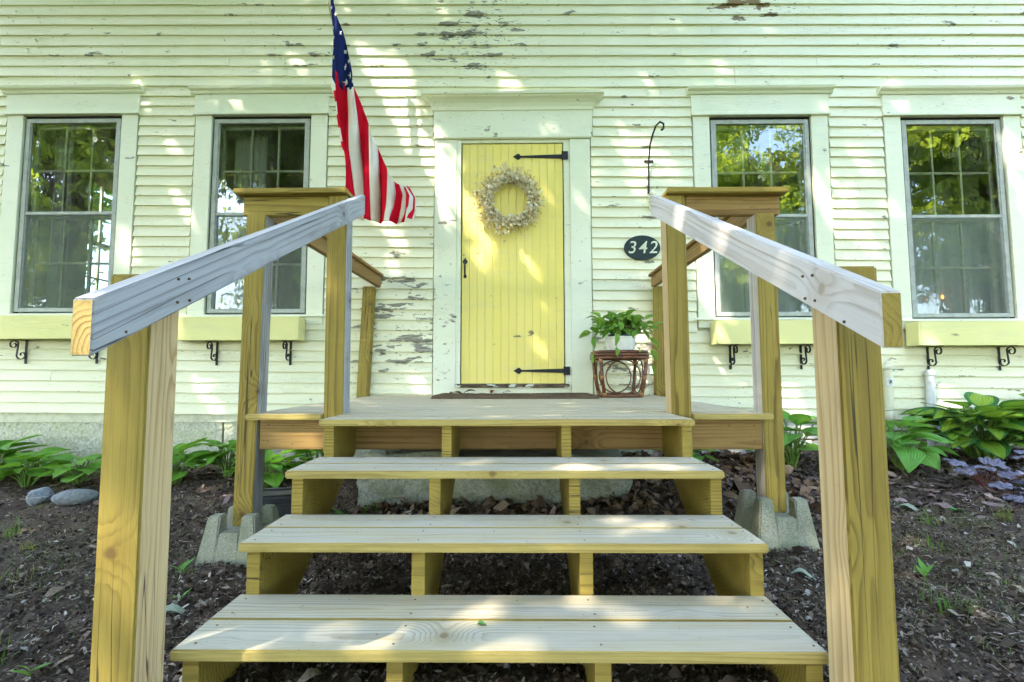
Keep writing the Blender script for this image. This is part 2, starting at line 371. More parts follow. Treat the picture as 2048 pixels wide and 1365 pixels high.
def clothmat(name, c, trans=0.5, stains=None):
    k = NT(name); p = k.obj(); col = k.mix(k.smooth(k.noise(p, 4, 3.0), 0.35, 0.7), c, tuple(v*0.9 for v in c))
    if stains: col = k.mix(k.math('MULTIPLY', k.smooth(k.noise(k.scale(p, 2, 2, 1), 1.6, 3.0), 0.5, 0.75), 0.6), col, stains)
    wv = k.noise(k.scale(p, 500, 500, 500), 1.0, 1.0)
    d = k.n('BsdfDiffuse'); k.set(d.inputs[0], col); k.set(d.inputs['Normal'], k.bump(k.noise(k.scale(k.pos(), 30, 9, 9), 1.0, 3.0, 0.6), 0.5, 0.012))
    t = k.n('BsdfTranslucent'); k.set(t.inputs[0], col)
    mx = k.n('MixShader'); mx.inputs[0].default_value = trans
    k.t.links.new(d.outputs[0], mx.inputs[1]); k.t.links.new(t.outputs[0], mx.inputs[2]); return k.done(mx.outputs[0])
M_curt = clothmat('sheer_curtain', (0.80, 0.80, 0.74), 0.35)
M_fred = clothmat('flag_red', (0.74, 0.014, 0.04), 0.35)
M_fwhite = clothmat('flag_white', (0.88, 0.84, 0.74), 0.35, (0.62, 0.45, 0.26))
M_fblue = clothmat('flag_blue', (0.022, 0.032, 0.12), 0.25)
M_star = clothmat('star_white', (0.8, 0.8, 0.74), 0.2)

def leafmat(name, c1, c2, edge=None, veins=30.0, rough=0.45, trans=0.35, tcol=None):
    """uv.x runs along the leaf, uv.y across (0.5 = midrib)"""
    k = NT(name); u = k.uv(); x, y, _ = k.sep(u); r = k.rnd(); p = k.obj()
    a = k.math('ABSOLUTE', k.math('SUBTRACT', y, 0.5))
    vein = k.math('SINE', k.math('MULTIPLY', k.math('ADD', a, k.math('MULTIPLY', x, 0.12)), veins*6.283/2))
    col = k.mix(k.math('MULTIPLY', r, 1.0), c1, c2)
    col = k.mix(k.math('MULTIPLY', k.smooth(vein, 0.5, 1.0), 0.25), col, tuple(v*0.55 for v in c1))
    if edge:
        em = k.smooth(k.math('ADD', a, k.math('MULTIPLY', k.noise(k.scale(u, 2, 14, 1), 1.0, 3.0), 0.30)), 0.44, 0.52)
        col = k.mix(em, col, edge)
    else:
        col = k.mix(k.smooth(a, 0.02, 0.0), col, tuple(min(1, v*1.7) for v in c1))
    brown = k.math('MULTIPLY', k.smooth(k.noise(k.vmath('ADD', p, k.comb(r, r, r)), 7.0, 3.0, 0.6), 0.66, 0.72), 0.6)
    col = k.mix(brown, col, (0.16, 0.12, 0.04))
    b = k.bsdf(col, rough, 0.35, k.bump(vein, 0.6, 0.006))
    t = k.n('BsdfTranslucent'); k.set(t.inputs[0], k.mix(0.6, col, tcol or (0.20, 0.34, 0.02)))
    mx = k.n('MixShader'); mx.inputs[0].default_value = trans
    k.t.links.new(b, mx.inputs[1]); k.t.links.new(t.outputs[0], mx.inputs[2]); return k.done(mx.outputs[0])
M_hosta = leafmat('hosta_leaf_green', (0.13, 0.38, 0.03), (0.24, 0.52, 0.05), None, 26)
M_hostv = leafmat('hosta_leaf_variegated', (0.26, 0.47, 0.05), (0.36, 0.54, 0.05), (0.04, 0.19, 0.05), 24)
M_hostl = leafmat('hosta_leaf_light', (0.16, 0.43, 0.07), (0.25, 0.54, 0.09), None, 24)
M_pothos = leafmat('pothos_leaf', (0.12, 0.32, 0.03), (0.32, 0.54, 0.09), None, 8, 0.35)
M_heuch = leafmat('coral_bells_leaf', (0.14, 0.15, 0.21), (0.21, 0.18, 0.24), (0.20, 0.20, 0.27), 14, 0.45, 0.12, (0.2, 0.05, 0.08))
M_stem = simple('pale_stem', (0.16, 0.26, 0.05), 0.5, 0.3)
M_redstem = simple('red_stem', (0.16, 0.04, 0.03), 0.6, 0.3)
M_grass = leafmat('grass_blade', (0.10, 0.22, 0.03), (0.18, 0.30, 0.05), None, 4)
M_dryg = leafmat('yellowed_grass', (0.25, 0.26, 0.05), (0.32, 0.28, 0.08), None, 4)

def foliage(name, c, t, f=0.45):
    k = NT(name); i = k.island()
    d = k.n('BsdfDiffuse'); k.set(d.inputs[0], k.mix(i, c, tuple(v*1.9 for v in c)))
    tr = k.n('BsdfTranslucent'); k.set(tr.inputs[0], k.mix(i, t, tuple(v*1.5 for v in t)))
    g = k.n('BsdfGlossy'); g.inputs['Roughness'].default_value = 0.35; k.set(g.inputs[0], (0.9, 0.95, 0.9))
    m1 = k.n('MixShader'); m1.inputs[0].default_value = f
    m2 = k.n('MixShader'); m2.inputs[0].default_value = 0.05
    k.t.links.new(d.outputs[0], m1.inputs[1]); k.t.links.new(tr.outputs[0], m1.inputs[2])
    k.t.links.new(m1.outputs[0], m2.inputs[1]); k.t.links.new(g.outputs[0], m2.inputs[2]); return k.done(m2.outputs[0])
M_maple = foliage('maple_foliage', (0.055, 0.10, 0.018), (0.16, 0.24, 0.025))
M_fol2 = foliage('dark_foliage', (0.04, 0.075, 0.02), (0.10, 0.16, 0.02))
M_fol3 = foliage('sunlit_toned_foliage', (0.07, 0.12, 0.02), (0.42, 0.52, 0.04), 0.6)  # brighter leaf copy: backlit sun glow put into the translucent colour
M_bark = simple('bark', (0.09, 0.07, 0.05), 0.95, 0.1, 0, 0.3, 14, 0.8, 'pos')

def chipmat(name, stops, rough=0.9):
    k = NT(name); c = k.ramp(k.island(), stops, 'CONSTANT'); p = k.pos()
    c = k.mix(k.math('MULTIPLY', k.smooth(k.noise(p, 130, 3.0), 0.4, 0.7), 0.5), c, (0.03, 0.022, 0.016))
    return k.done(k.bsdf(c, rough, 0.15))
M_mulch = chipmat('bark_mulch', [(0, (0.07,0.047,0.036)), (0.3, (0.12,0.08,0.066)), (0.55, (0.19,0.13,0.11)), (0.78, (0.26,0.19,0.17)), (0.93, (0.36,0.27,0.23))])
M_litter = chipmat('leaf_litter', [(0, (0.09,0.055,0.032)), (0.35, (0.15,0.095,0.055)), (0.6, (0.22,0.14,0.085)), (0.85, (0.31,0.21,0.13))])
M_crumb = chipmat('soil_crumbs', [(0, (0.04,0.028,0.019)), (0.40, (0.09,0.064,0.044)), (0.72, (0.19,0.14,0.10)), (0.94, (0.40,0.37,0.32))])
M_shred = chipmat('bark_shreds', [(0, (0.05,0.035,0.024)), (0.30, (0.11,0.078,0.054)), (0.55, (0.22,0.165,0.115)), (0.78, (0.36,0.29,0.22)), (0.95, (0.54,0.48,0.39))])
M_straw = chipmat('straw_twigs', [(0, (0.20,0.15,0.09)), (0.4, (0.30,0.25,0.17)), (0.75, (0.14,0.09,0.06))])
M_leafdry = simple('dry_leaf_brown', (0.12, 0.06, 0.03), 0.8, 0.2, 0, 0.25, 30)
M_leafred = simple('dry_leaf_rust', (0.26, 0.06, 0.02), 0.7, 0.2, 0, 0.25, 30)
M_leafpale = simple('fallen_leaf_pale', (0.34, 0.40, 0.28), 0.7, 0.2, 0, 0.2, 30)
M_leafgreen = simple('fallen_leaf_green', (0.10, 0.26, 0.06), 0.6, 0.3, 0, 0.2, 30)
M_flake = simple('curled_paint', (0.70, 0.72, 0.52), 0.6, 0.2)

def groundmat():
    k = NT('garden_soil'); p = k.pos(); x, y, z = k.sep(p)
    a = k.noise(p, 9, 6.0, 0.7); b = k.noise(p, 70, 4.0, 0.7); c = k.noise(p, 1.6, 3.0)
    soil = k.mix(k.smooth(a, 0.35, 0.7), (0.060, 0.044, 0.031), (0.135, 0.100, 0.073))
    soil = k.mix(k.math('MULTIPLY', k.smooth(b, 0.5, 0.75), 0.6), soil, (0.24, 0.185, 0.14))
    # moss and thin grass
    moss = k.math('MULTIPLY', k.smooth(k.math('ADD', c, k.math('MULTIPLY', a, 0.5)), 0.80, 0.94), k.smooth(k.math('ABSOLUTE', x), 1.5, 2.1))
    soil = k.mix(k.math('MULTIPLY', moss, 0.8), soil, (0.10, 0.115, 0.028))
    lawn = k.mix(k.smooth(b, 0.3, 0.7), (0.045, 0.085, 0.018), (0.09, 0.14, 0.03))
    far = k.smooth(k.math('ADD', y, k.math('MULTIPLY', c, 0.8)), -0.6, -1.6)
    col = k.mix(far, soil, lawn)
    h = k.math('ADD', k.math('MULTIPLY', a, 0.8), k.math('MULTIPLY', b, 0.7))
    return k.done(k.bsdf(col, 0.95, 0.12, k.bump(h, 1.0, 0.014)))
M_ground = groundmat()

# ------------------------------------------------------------------ ground
def gz(x, y):
    x = np.asarray(x, float); y = np.asarray(y, float)
    t = np.clip((y-2.9)/1.2, 0, 1); t = t*t*(3-2*t)
    base = 0.022*np.clip(x, -3, 3) + 0.075*t + 0.025
    base = base - np.clip(-0.2-y, 0, 4)*0.03
    near = np.exp(-np.clip(np.abs(x)-5, 0, None)*0.6)*np.exp(-np.clip(-y-0.5, 0, None)*0.5)
    return base + near*(0.035*fbm(x, y, 1.3, 4) + 0.030*fbm(x+9, y, 8.0, 4))
def axis(a, b, fine, lo, hi):
    c = list(np.arange(a, b, fine)); s = fine; v = a; left = []
    while v > lo: s *= 1.35; v -= s; left.append(v)
    s = fine; v = c[-1]; right = []
    while v < hi: s *= 1.35; v += s; right.append(v)
    return np.array(left[::-1] + c + right)
gx = axis(-4.7, 4.7, 0.028, -400, 400); gy = axis(0.7, 4.25, 0.026, -400, 400)
X, Y = np.meshgrid(gx, gy); Z = gz(X, Y)
nx, ny = len(gx), len(gy)
vv = np.stack([X, Y, Z], -1).reshape(-1, 3)
ii = (np.arange(ny-1)[:, None]*nx + np.arange(nx-1)[None]).reshape(-1)
ff = np.stack([ii, ii+1, ii+nx+1, ii+nx], -1)
def npmesh(name, v, f, mat, smooth=False):
    v = np.asarray(v, float); f = np.asarray(f, int); k = f.shape[1]
    me = bpy.data.meshes.new(name); me.vertices.add(len(v)); me.vertices.foreach_set('co', v.ravel())
    me.loops.add(f.size); me.loops.foreach_set('vertex_index', f.ravel())
    me.polygons.add(len(f)); me.polygons.foreach_set('loop_start', np.arange(len(f))*k)
    me.update(calc_edges=True); me.materials.append(mat)
    if smooth: me.polygons.foreach_set('use_smooth', np.ones(len(f), bool))
    return me
tag(obj('ground', npmesh('ground', vv, ff, M_ground, True)), kind='structure')

# ------------------------------------------------------------------ house
YW = 4.14
SL = -0.0095                                             # the old house has settled towards the right
def zt(x): return SL*x
house = thing('house', (0, YW, 0), 'old cream clapboard house front with peeling paint behind the porch', 'house')
# openings (x0, x1, z0, z1)
WIN = [(-3.965,), (-2.268,), (2.135,), (3.80,)]
WIN = [(c[0], 0.44, 1.30+zt(c[0]), 3.07+zt(c[0])) for c in WIN]
HX0, HX1, HZ1 = -6.0, 6.0, 5.3
def wall_boxes(mb, opens, x0, x1, z0, z1, ya, yb):
    xs = sorted(opens); cur = x0
    for (a, b, c, d) in xs:
        mb.box(cur, a, ya, yb, z0, z1); mb.box(a, b, ya, yb, z0, c); mb.box(a, b, ya, yb, d, z1); cur = b
    mb.box(cur, x1, ya, yb, z0, z1)
opens = [(c-h-0.02, c+h+0.02, a-0.03, b+0.02) for c, h, a, b in WIN] + [(-0.50, 0.42, 0.62, 2.85)]
mb = MB(); wall_boxes(mb, opens, HX0, HX1, 0.40, HZ1, YW, YW+0.15)
wall = mb.build('wall', M_sash, house)
# clapboards
rows = []; z = 0.445
while z < 5.25:
    e = 0.0908 if z < 3.3 else 0.0962
    rows.append((z, e)); z += e
holes = [(c-0.600, c+0.600, a-0.09, b+0.245) for c, h, a, b in WIN] + [(-0.728, 0.650, 0.3, 2.87), (-0.742, 0.668, 2.87, 3.22)]
for ri, (z, e) in enumerate(rows):
    segs = [(HX0, HX1)]
    for (a, b, c, d) in holes:
        if z+e*0.55 > c and z+e*0.55 < d:
            ns = []
            for (p, q) in segs:
                if b <= p or a >= q: ns.append((p, q)); continue
                if a > p: ns.append((p, a))
                if b < q: ns.append((b, q))
            segs = ns
    out = []
    for (p, q) in segs:                                  # butt joints on the long runs
        L = q-p
        if L > 2.6:
            cuts = sorted(random.uniform(p+0.5, q-0.5) for _ in range(int(L//3.2)))
            pts = [p]+cuts+[q]
            out += [(u+0.0008, v-0.0008) for u, v in zip(pts, pts[1:]) if v-u > 0.05]
        else: out.append((p, q))
    for (p, q) in out:
        n = max(2, int((q-p)/0.35)+1); mb = MB(); vs_ = []; fs_ = []
        jy = random.uniform(-0.004, 0.0015); jz = random.uniform(-0.003, 0.003)
        ph = random.uniform(0, 6)
        for i in range(n):
            x = p+(q-p)*i/(n-1); zz = z+zt(x)+jz+0.0016*math.sin(x*2.1+ph+ri)+random.uniform(-0.0009, 0.0009)
            th = 0.0165+0.001*math.sin(x*3.3+ph)
            vs_ += [(x, YW-0.003, zz+0.001), (x, YW-0.003-th-0.005+jy, zz), (x, YW-0.0035-th-0.005+jy, zz+0.003), (x, YW-0.0075, zz+e+0.012)]
        for i in range(n-1):
            a, b = 4*i, 4*i+4
            fs_ += [(a, a+1, b+1, b), (a+1, a+2, b+2, b+1), (a+2, a+3, b+3, b+2), (a+3, a, b, b+3)]
        fs_ += [(3, 2, 1, 0), (4*n-4, 4*n-3, 4*n-2, 4*n-1)]
        mb.add(vs_, fs_); cb = mb.build('clapboard', M_side, wall)
        cb.data.attributes.new('edge', 'FLOAT', 'POINT').data.foreach_set('value', [0.0, 0.0, 0.03, 1.0]*n)
# foundation
mb = MB()
for a, b in ((HX0, -2.535), (-2.515, 1.15)):
    mb.box(a, b, YW+0.012, YW+0.2, -0.3, 0.452-0.005)
mb.box(-2.54, -2.51, YW+0.05, YW+0.2, -0.3, 0.44, 1); mb.box(1.15, HX1, YW+0.03, YW+0.2, -0.3, 0.405, 1)
found = mb.build('foundation', [M_parge, M_mort], house)
mb = MB(); mb.box(-0.104, 0.104, -0.02, 0.03, -0.032, 0.032); bm_ = mb.mesh('brick', M_brick, bevel=0.006, seg=2)
for r_ in range(4):
    for c_ in range(21):
        x = 1.27+c_*0.222+(0.111 if r_ % 2 else 0)
        obj('brick', bm_, found, Matrix.Translation((x, YW+0.022+random.uniform(-0.004,0.004), 0.375+zt(x)*0.6-r_*0.076)) @ Matrix.Rotation(random.uniform(-0.01,0.01), 4, 'Y'))
# rest of the shell: gable ends, back, roof, rooms
mb = MB()
mb.box(HX0, HX0+0.15, YW+0.15, 6.40, -0.3, HZ1); mb.box(HX0, HX0+0.15, 7.25, 9.0, -0.3, HZ1)
mb.box(HX0, HX0+0.15, 6.40, 7.25, -0.3, 1.75); mb.box(HX0, HX0+0.15, 6.40, 7.25, 3.55, HZ1)
mb.box(HX1-0.15, HX1, YW+0.15, 9.0, -0.3, HZ1); mb.box(HX0+0.15, HX1-0.15, 8.85, 9.0, -0.3, HZ1)
mb.build('gable_wall', M_trim, house)
mb = MB(); mb.box(HX0+0.15, HX1-0.15, YW+0.15, 8.85, 0.62, 0.70); mb.build('room_floor', M_floor, house)
mb = MB(); mb.box(HX0+0.15, HX1-0.15, YW+0.15, 8.85, 3.45, 3.55); mb.box(-0.9, -0.8, YW+0.15, 8.85, 0.7, 3.45); mb.box(0.8, 0.9, YW+0.15, 8.85, 0.7, 3.45)
mb.box(HX0+0.15, HX1-0.15, 8.55, 8.65, 0.7, 3.45); mb.build('room_wall', M_room, house)
mb = MB()
for x0, x1, z0, z1 in ((6.66,6.69,1.75,3.55), (6.96,6.99,1.75,3.55), (6.40,7.25,2.62,2.68), (6.40,7.25,2.15,2.17), (6.40,7.25,3.1,3.12), (6.40,6.44,1.75,3.55), (7.21,7.25,1.75,3.55)):
    mb.box(HX0+0.05, HX0+0.08, x0, x1, z0, z1)
mb.build('gable_window_bars', M_sash, house)
mb = MB(); mb.prism([(YW-0.40, HZ1), (YW-0.40, HZ1+0.14), (6.6, HZ1+2.1), (9.4, HZ1+0.14), (9.4, HZ1)], 'x', HX0-0.3, HX1+0.3); mb.build('roof', M_roof, house)

# windows
def window(cx, hw, z0, z1, idx):
    co = 0.600; yf = YW-0.026
    mb = MB()                                            # casing
    mb.box(cx-co+0.012, cx-hw-0.004, yf, YW+0.02, z0-0.085, z1+0.012); mb.box(cx+hw+0.004, cx+co-0.012, yf, YW+0.02, z0-0.085, z1+0.012)
    mb.box(cx-hw-0.004, cx+hw+0.004, yf+0.012, YW+0.02, z0-0.06, z0-0.022)
    win = mb.build('window', M_trim, house, bevel=0.002)
    mb = MB(); mb.box(cx-co, cx+co, yf-0.006, YW, z1+0.045, z1+0.205); mb.box(cx-co-0.006, cx+co+0.006, yf-0.022, YW, z1+0.014, z1+0.043)
    mb.build('header_board', M_trim, win, bevel=0.002)
    mb = MB(); prof = [(YW, z1+0.207), (yf-0.014, z1+0.207), (yf-0.022, z1+0.217), (yf-0.024, z1+0.229), (yf-0.05, z1+0.239), (yf-0.058, z1+0.258), (YW, z1+0.268)]
    mb.prism(prof, 'x', cx-co-0.034, cx+co+0.034); mb.build('crown_cap', M_trim, win)
    mb = MB(); mb.prism([(YW+0.1, z0-0.022), (YW+0.1, z0+0.01), (YW-0.01, z0+0.004), (YW-0.05, z0-0.006), (YW-0.05, z0-0.022)], 'x', cx-co-0.02, cx+co+0.02)
    mb.build('sill', M_trim, win, bevel=0.002)
    # storm frame
    y0, y1 = YW-0.012, YW+0.014; t = 0.038; a, b = cx-hw+0.012, cx+hw-0.012; c, d = z0+0.016, z1-0.014; mr = c+(d-c)*0.505
    mb = MB(); mb.box(a, a+t, y0, y1, c, d); mb.box(b-t, b, y0, y1, c, d); mb.box(a+t, b-t, y0, y1, d-t, d); mb.box(a+t, b-t, y0, y1, c, c+t*0.9)
    mb.box(a+t, b-t, y0+0.004, y1, mr-0.014, mr+0.014)
    for u, v, sgn in ((a+t, a+t+0.010, 1), (b-t-0.010, b-t, -1)):
        mb.box(u, v, y0+0.007, y1, c+t*0.9, mr-0.014); mb.box(u, v, y0+0.007, y1, mr+0.014, d-t)
    mb.build('storm_frame', M_alu, win, bevel=0.0025)
    mb = MB(); mb.box(cx-hw-0.004, a-0.001, YW+0.004, YW+0.03, z0, z1+0.012); mb.box(b+0.001, cx+hw+0.004, YW+0.004, YW+0.03, z0, z1+0.012); mb.box(a, b, YW+0.004, YW+0.03, d+0.001, z1+0.012)
    mb.build('recess_shade_strip', M_dark, win)  # near-black strip paints the shade of the recess around the storm frame
    for nm, q0, q1, yy, tilt in (('pane', mr+0.014, d-t, 0.000, 0.004), ('pane', c+t*0.9, mr-0.014, 0.010, -0.006)):
        mb = MB(); w2, h2 = (b-a)/2-t-0.001, (q1-q0)/2; mb.add([(-w2,0,-h2),(w2,0,-h2),(w2,0,h2),(-w2,0,h2)], [(0,1,2,3)])
        mb.build(nm, M_glass, win, Matrix.Translation((cx, YW+yy+0.004, (q0+q1)/2)) @ Matrix.Rotation(random.uniform(-0.004, 0.004), 4, 'Z') @ Matrix.Rotation(random.uniform(-0.006, 0.006), 4, 'X'))
    mb = MB(); mb.add([(a+t, YW-0.006, c+t*0.9), (b-t, YW-0.006, c+t*0.9), (b-t, YW-0.006, mr-0.014), (a+t, YW-0.006, mr-0.014)], [(0,1,2,3)])
    mb.build('insect_screen', M_screen, win)
    # double hung sash, six over six
    s0, s1 = cx-hw+0.03, cx+hw-0.03
    for up in (1, 0):
        ys = YW+0.055 if up else YW+0.085
        q0, q1 = (mr-0.02, z1-0.03) if up else (z0+0.02, mr+0.02)
        st = 0.045; gx0, gx1, gz0, gz1 = s0+st, s1-st, q0+st*0.9, q1-st
        mb = MB(); mb.box(s0, s0+st, ys, ys+0.03, q0, q1); mb.box(s1-st, s1, ys, ys+0.03, q0, q1); mb.box(s0+st, s1-st, ys, ys+0.03, q0, gz0); mb.box(s0+st, s1-st, ys, ys+0.03, gz1, q1)
        mb.build('sash', M_sash, win, bevel=0.002)
        mw = 0.009
        xs = [gx0+(gx1-gx0)*i/3 for i in range(4)]; zm = (gz0+gz1)/2
        for xm in xs[1:3]:
            mb = MB(); mb.box(xm-mw, xm+mw, ys+0.002, ys+0.026, gz0, gz1); mb.build('muntin', M_sash, win)
        for i in range(3):
            mb = MB(); mb.box(xs[i]+(mw if i else 0), xs[i+1]-(mw if i < 2 else 0), ys+0.003, ys+0.025, zm-mw, zm+mw); mb.build('muntin', M_sash, win)
            for zz0, zz1 in ((gz0, zm-mw), (zm+mw, gz1)):
                mb = MB(); w2, h2 = (xs[i+1]-xs[i])/2-mw*0.3, (zz1-zz0)/2; mb.add([(-w2,0,-h2),(w2,0,-h2),(w2,0,h2),(-w2,0,h2)], [(0,1,2,3)])
                mb.build('sash_pane', M_glass2, win, Matrix.Translation(((xs[i]+xs[i+1])/2, ys+0.014, (zz0+zz1)/2)) @ Matrix.Rotation(random.uniform(-0.02, 0.02), 4, 'Z') @ Matrix.Rotation(random.uniform(-0.018, 0.018), 4, 'X'))
    # reveal inside
    mb = MB(); mb.box(cx-hw-0.02, s0-0.001, YW+0.03, YW+0.15, z0-0.02, z1+0.02); mb.box(s1+0.001, cx+hw+0.02, YW+0.03, YW+0.15, z0-0.02, z1+0.02)
    mb.build('inner_jamb', M_sash, win)
    return win
wins = [window(*W_, i) for i, W_ in enumerate(WIN)]

# door and its frame
DX0, DX1, DZ0, DZ1 = -0.482, 0.402, 0.724, 2.832
YD = YW-0.005
mb = MB(); mb.box(DX0, DX1, YD+0.012, YD+0.05, DZ0, DZ1); door = mb.build('door', M_yel, house)
NP = 13; pw = (DX1-DX0)/NP
for i in range(NP):
    a = DX0+pw*i+0.0005; b = DX0+pw*(i+1)-0.0005; jy = random.uniform(-0.0008, 0.0008)
    mb = MB(); mb.prism([(a, YD+0.0125), (a, YD+0.0028+jy), (a+0.0035, YD+jy), (b-0.0035, YD+jy), (b, YD+0.0028+jy), (b, YD+0.0125)], 'z', DZ0, DZ1)
    mb.build('plank', M_yel, door)
for zc in (2.715, 0.832):
    mb = MB(); y0 = YD-0.005
    xh = DX1-0.005; tip = -0.035
    pr = [(xh, zc-0.019), (xh, zc+0.019), (tip+0.075, zc+0.008), (tip+0.064, zc+0.012), (tip+0.058, zc+0.024), (tip+0.042, zc+0.026), (tip+0.026, zc+0.016), (tip, zc), (tip+0.026, zc-0.016), (tip+0.042, zc-0.026), (tip+0.058, zc-0.024), (tip+0.064, zc-0.012), (tip+0.075, zc-0.008)]
    mb.prism(pr[::-1], 'y', y0-0.003, y0+0.004)
    mb.box(DX1+0.002, DX1+0.045, YW-0.036, YW-0.026, zc-0.036, zc+0.036)
    mb.tube([(DX1-0.002, YW-0.028, zc-0.038), (DX1-0.002, YW-0.028, zc+0.038)], 0.008, 8)
    for sx in (tip+0.045, 0.15, 0.30): mb.lathe([(0.004, 0), (0.003, 0.003)], 8, (sx, y0-0.003, zc))
    mb.build('strap_hinge', M_iron, door, bevel=0.001)
mb = MB(); hx = -0.452
mb.prism([(hx-0.022, 1.775), (hx-0.018, 1.79), (hx-0.008, 1.80), (hx, 1.818), (hx+0.008, 1.80), (hx+0.018, 1.79), (hx+0.022, 1.775), (hx+0.012, 1.762), (hx-0.012, 1.762)], 'y', YD-0.005, YD-0.0005)
mb.prism([(hx-0.013, 1.642), (hx-0.011, 1.664), (hx+0.011, 1.664), (hx+0.013, 1.642), (hx, 1.632)], 'y', YD-0.005, YD-0.0005)
mb.tube([(hx, YD-0.004, 1.772), (hx, YD-0.03, 1.762), (hx, YD-0.036, 1.72), (hx, YD-0.034, 1.68), (hx, YD-0.004, 1.652)], [0.006, 0.007, 0.008, 0.007, 0.006], 8)
mb.build('handle', M_iron, door)
mb = MB(); yf = YW-0.028
mb.box(-0.720, -0.528, yf, YW+0.01, 0.622, 2.866); mb.box(0.462, 0.640, yf, YW+0.01, 0.622, 2.866)
mb.box(-0.528, -0.490, yf+0.006, YW+0.02, 0.622, 2.866); mb.box(0.410, 0.462, yf+0.014, YW+0.02, 0.622, 2.866)
mb.box(-0.490, 0.410, yf+0.010, YW+0.02, 2.838, 2.866)
dfr = mb.build('door_frame', M_trim, house, bevel=0.0025)
mb = MB(); mb.box(-0.726, 0.652, yf-0.022, YW, 2.868, 2.918); mb.build('bead_moulding', M_trim, dfr, bevel=0.006, seg=2)
mb = MB(); mb.box(-0.734, 0.662, yf-0.008, YW, 2.920, 3.122); mb.build('frieze_board', M_trim, dfr, bevel=0.002)
mb = MB()                                                # crown: cove profile returning at both ends
yb = yf-0.008
prof = [(0.0, 3.120), (0.010, 3.124), (0.016, 3.150), (0.030, 3.178), (0.052, 3.200), (0.078, 3.212), (0.082, 3.222), (0.096, 3.226), (0.100, 3.246)]
xa, xb = -0.732, 0.660; vs_ = []; fs_ = []
for d_, z_ in prof:
    vs_ += [(xa-d_, YW, z_), (xa-d_, yb-d_, z_), (xb+d_, yb-d_, z_), (xb+d_, YW, z_)]
for i in range(len(prof)-1):
    for j in range(3): fs_.append((4*i+j, 4*i+j+1, 4*i+j+5, 4*i+j+4))
n_ = 4*(len(prof)-1); vs_ += [(xa-0.098, YW, 3.285), (xb+0.098, YW, 3.285)]
fs_ += [(n_, n_+1, len(vs_)-2), (n_+1, n_+2, len(vs_)-1, len(vs_)-2), (n_+2, n_+3, len(vs_)-1), (0, 3, 2, 1)]
mb.add(vs_, fs_); mb.build('crown_moulding', M_trim, dfr)
mb = MB(); mb.box(-0.530, 0.438, YW-0.075, YW+0.03, 0.690, 0.722); mb.build('threshold', M_rot, dfr, bevel=0.005, seg=2)
mb = MB(); mb.box(-0.526, 0.434, YW-0.045, YW+0.03, 0.626, 0.689); mb.build('kick_board', M_trim, dfr)
# curled paint flakes on the wall
fv = []; ffc = []
def flake(x, z, s, a):
    n = 5; b = len(fv); c_, s_ = math.cos(a), math.sin(a)
    for i in range(n):
        u = i/(n-1); out = 0.9*s*u*u; wd = s*(0.75-0.55*u)
        for sg in (-1, 1):
            lx = sg*wd*0.7*random.uniform(0.8, 1.1); lz = s*u*0.8
            fv.append((x+lx*c_-lz*s_, YW-0.0165-out, z+lx*s_+lz*c_))
    for i in range(n-1): ffc.append((b+2*i, b+2*i+1, b+2*i+3, b+2*i+2))
for _ in range(230):
    fx_, fz_ = random.uniform(-4.6, 4.6), random.uniform(3.4, 4.4) if random.random() < 0.6 else random.uniform(0.6, 3.2)
    if any(a < fx_ < b and c < fz_ < d for a, b, c, d in holes): continue
    flake(fx_, fz_, random.uniform(0.005, 0.015), random.uniform(-2.6, 2.6))
for cx, cz, rx, rz, n in ((-4.25, 4.05, 0.32, 0.22, 26), (-4.3, 3.75, 0.25, 0.12, 12), (-0.5, 3.9, 0.35, 0.4, 22), (0.35, 3.75, 0.2, 0.15, 4), (-0.85, 1.2, 0.3, 0.5, 16), (2.1, 4.2, 0.4, 0.1, 8), (0.9, 0.95, 0.25, 0.2, 10), (-2.0, 3.7, 0.5, 0.2, 10)):
    for _ in range(n): flake(cx+rng.normal()*rx*0.6, cz+rng.normal()*rz*0.6, random.uniform(0.010, 0.030), random.uniform(-2.6, 2.6))
me = bpy.data.meshes.new('paint_flakes'); me.from_pydata(fv, [], ffc); me.materials.append(M_flake)
tag(obj('paint_flakes', me, house), kind='stuff')

# ------------------------------------------------------------------ porch
porch = thing('wooden_porch', (-0.05, 2.0, 0.0), 'treated pine porch with open plank steps and railings before the door', 'porch')
def board(name, a, b, wd, th, mats, up=(0,0,1), bev=0.003, mfun=None, parent=porch, seg=1, plumb=False, endm=None):
    """box from a to b (centres of the ends), wd along local Y, th along local Z"""
    a = Vector(a); b = Vector(b); L = (b-a).length; x = (b-a).normalized()
    up = Vector(up); z = (up-x*up.dot(x)).normalized(); y = z.cross(x)
    M = Matrix((x, y, z)).transposed().to_4x4(); M.translation = (a+b)/2
    mb = MB(); sk = 0.0
    if plumb:                                            # vertical end cuts on a sloping rail
        sk = th/2*x.z/max(1e-6, z.z)
    h, w2, t2 = L/2, wd/2, th/2
    s_ = sk if plumb else 0.0
    v = [(-h-s_,-w2,-t2),(h-s_,-w2,-t2),(h-s_,w2,-t2),(-h-s_,w2,-t2),(-h+s_,-w2,t2),(h+s_,-w2,t2),(h+s_,w2,t2),(-h+s_,w2,t2)]
    mb.v = v; mb.f = [(0,3,2,1),(4,5,6,7),(0,1,5,4),(1,2,6,5),(2,3,7,6),(3,0,4,7)]
    mi = mfun or [0]*6                                   # bottom, top, -y, +end, +y, -end
    mb.m = list(mi)
    return mb.build(name, mats, parent, M, bevel=bev, seg=seg)
W = 0.089
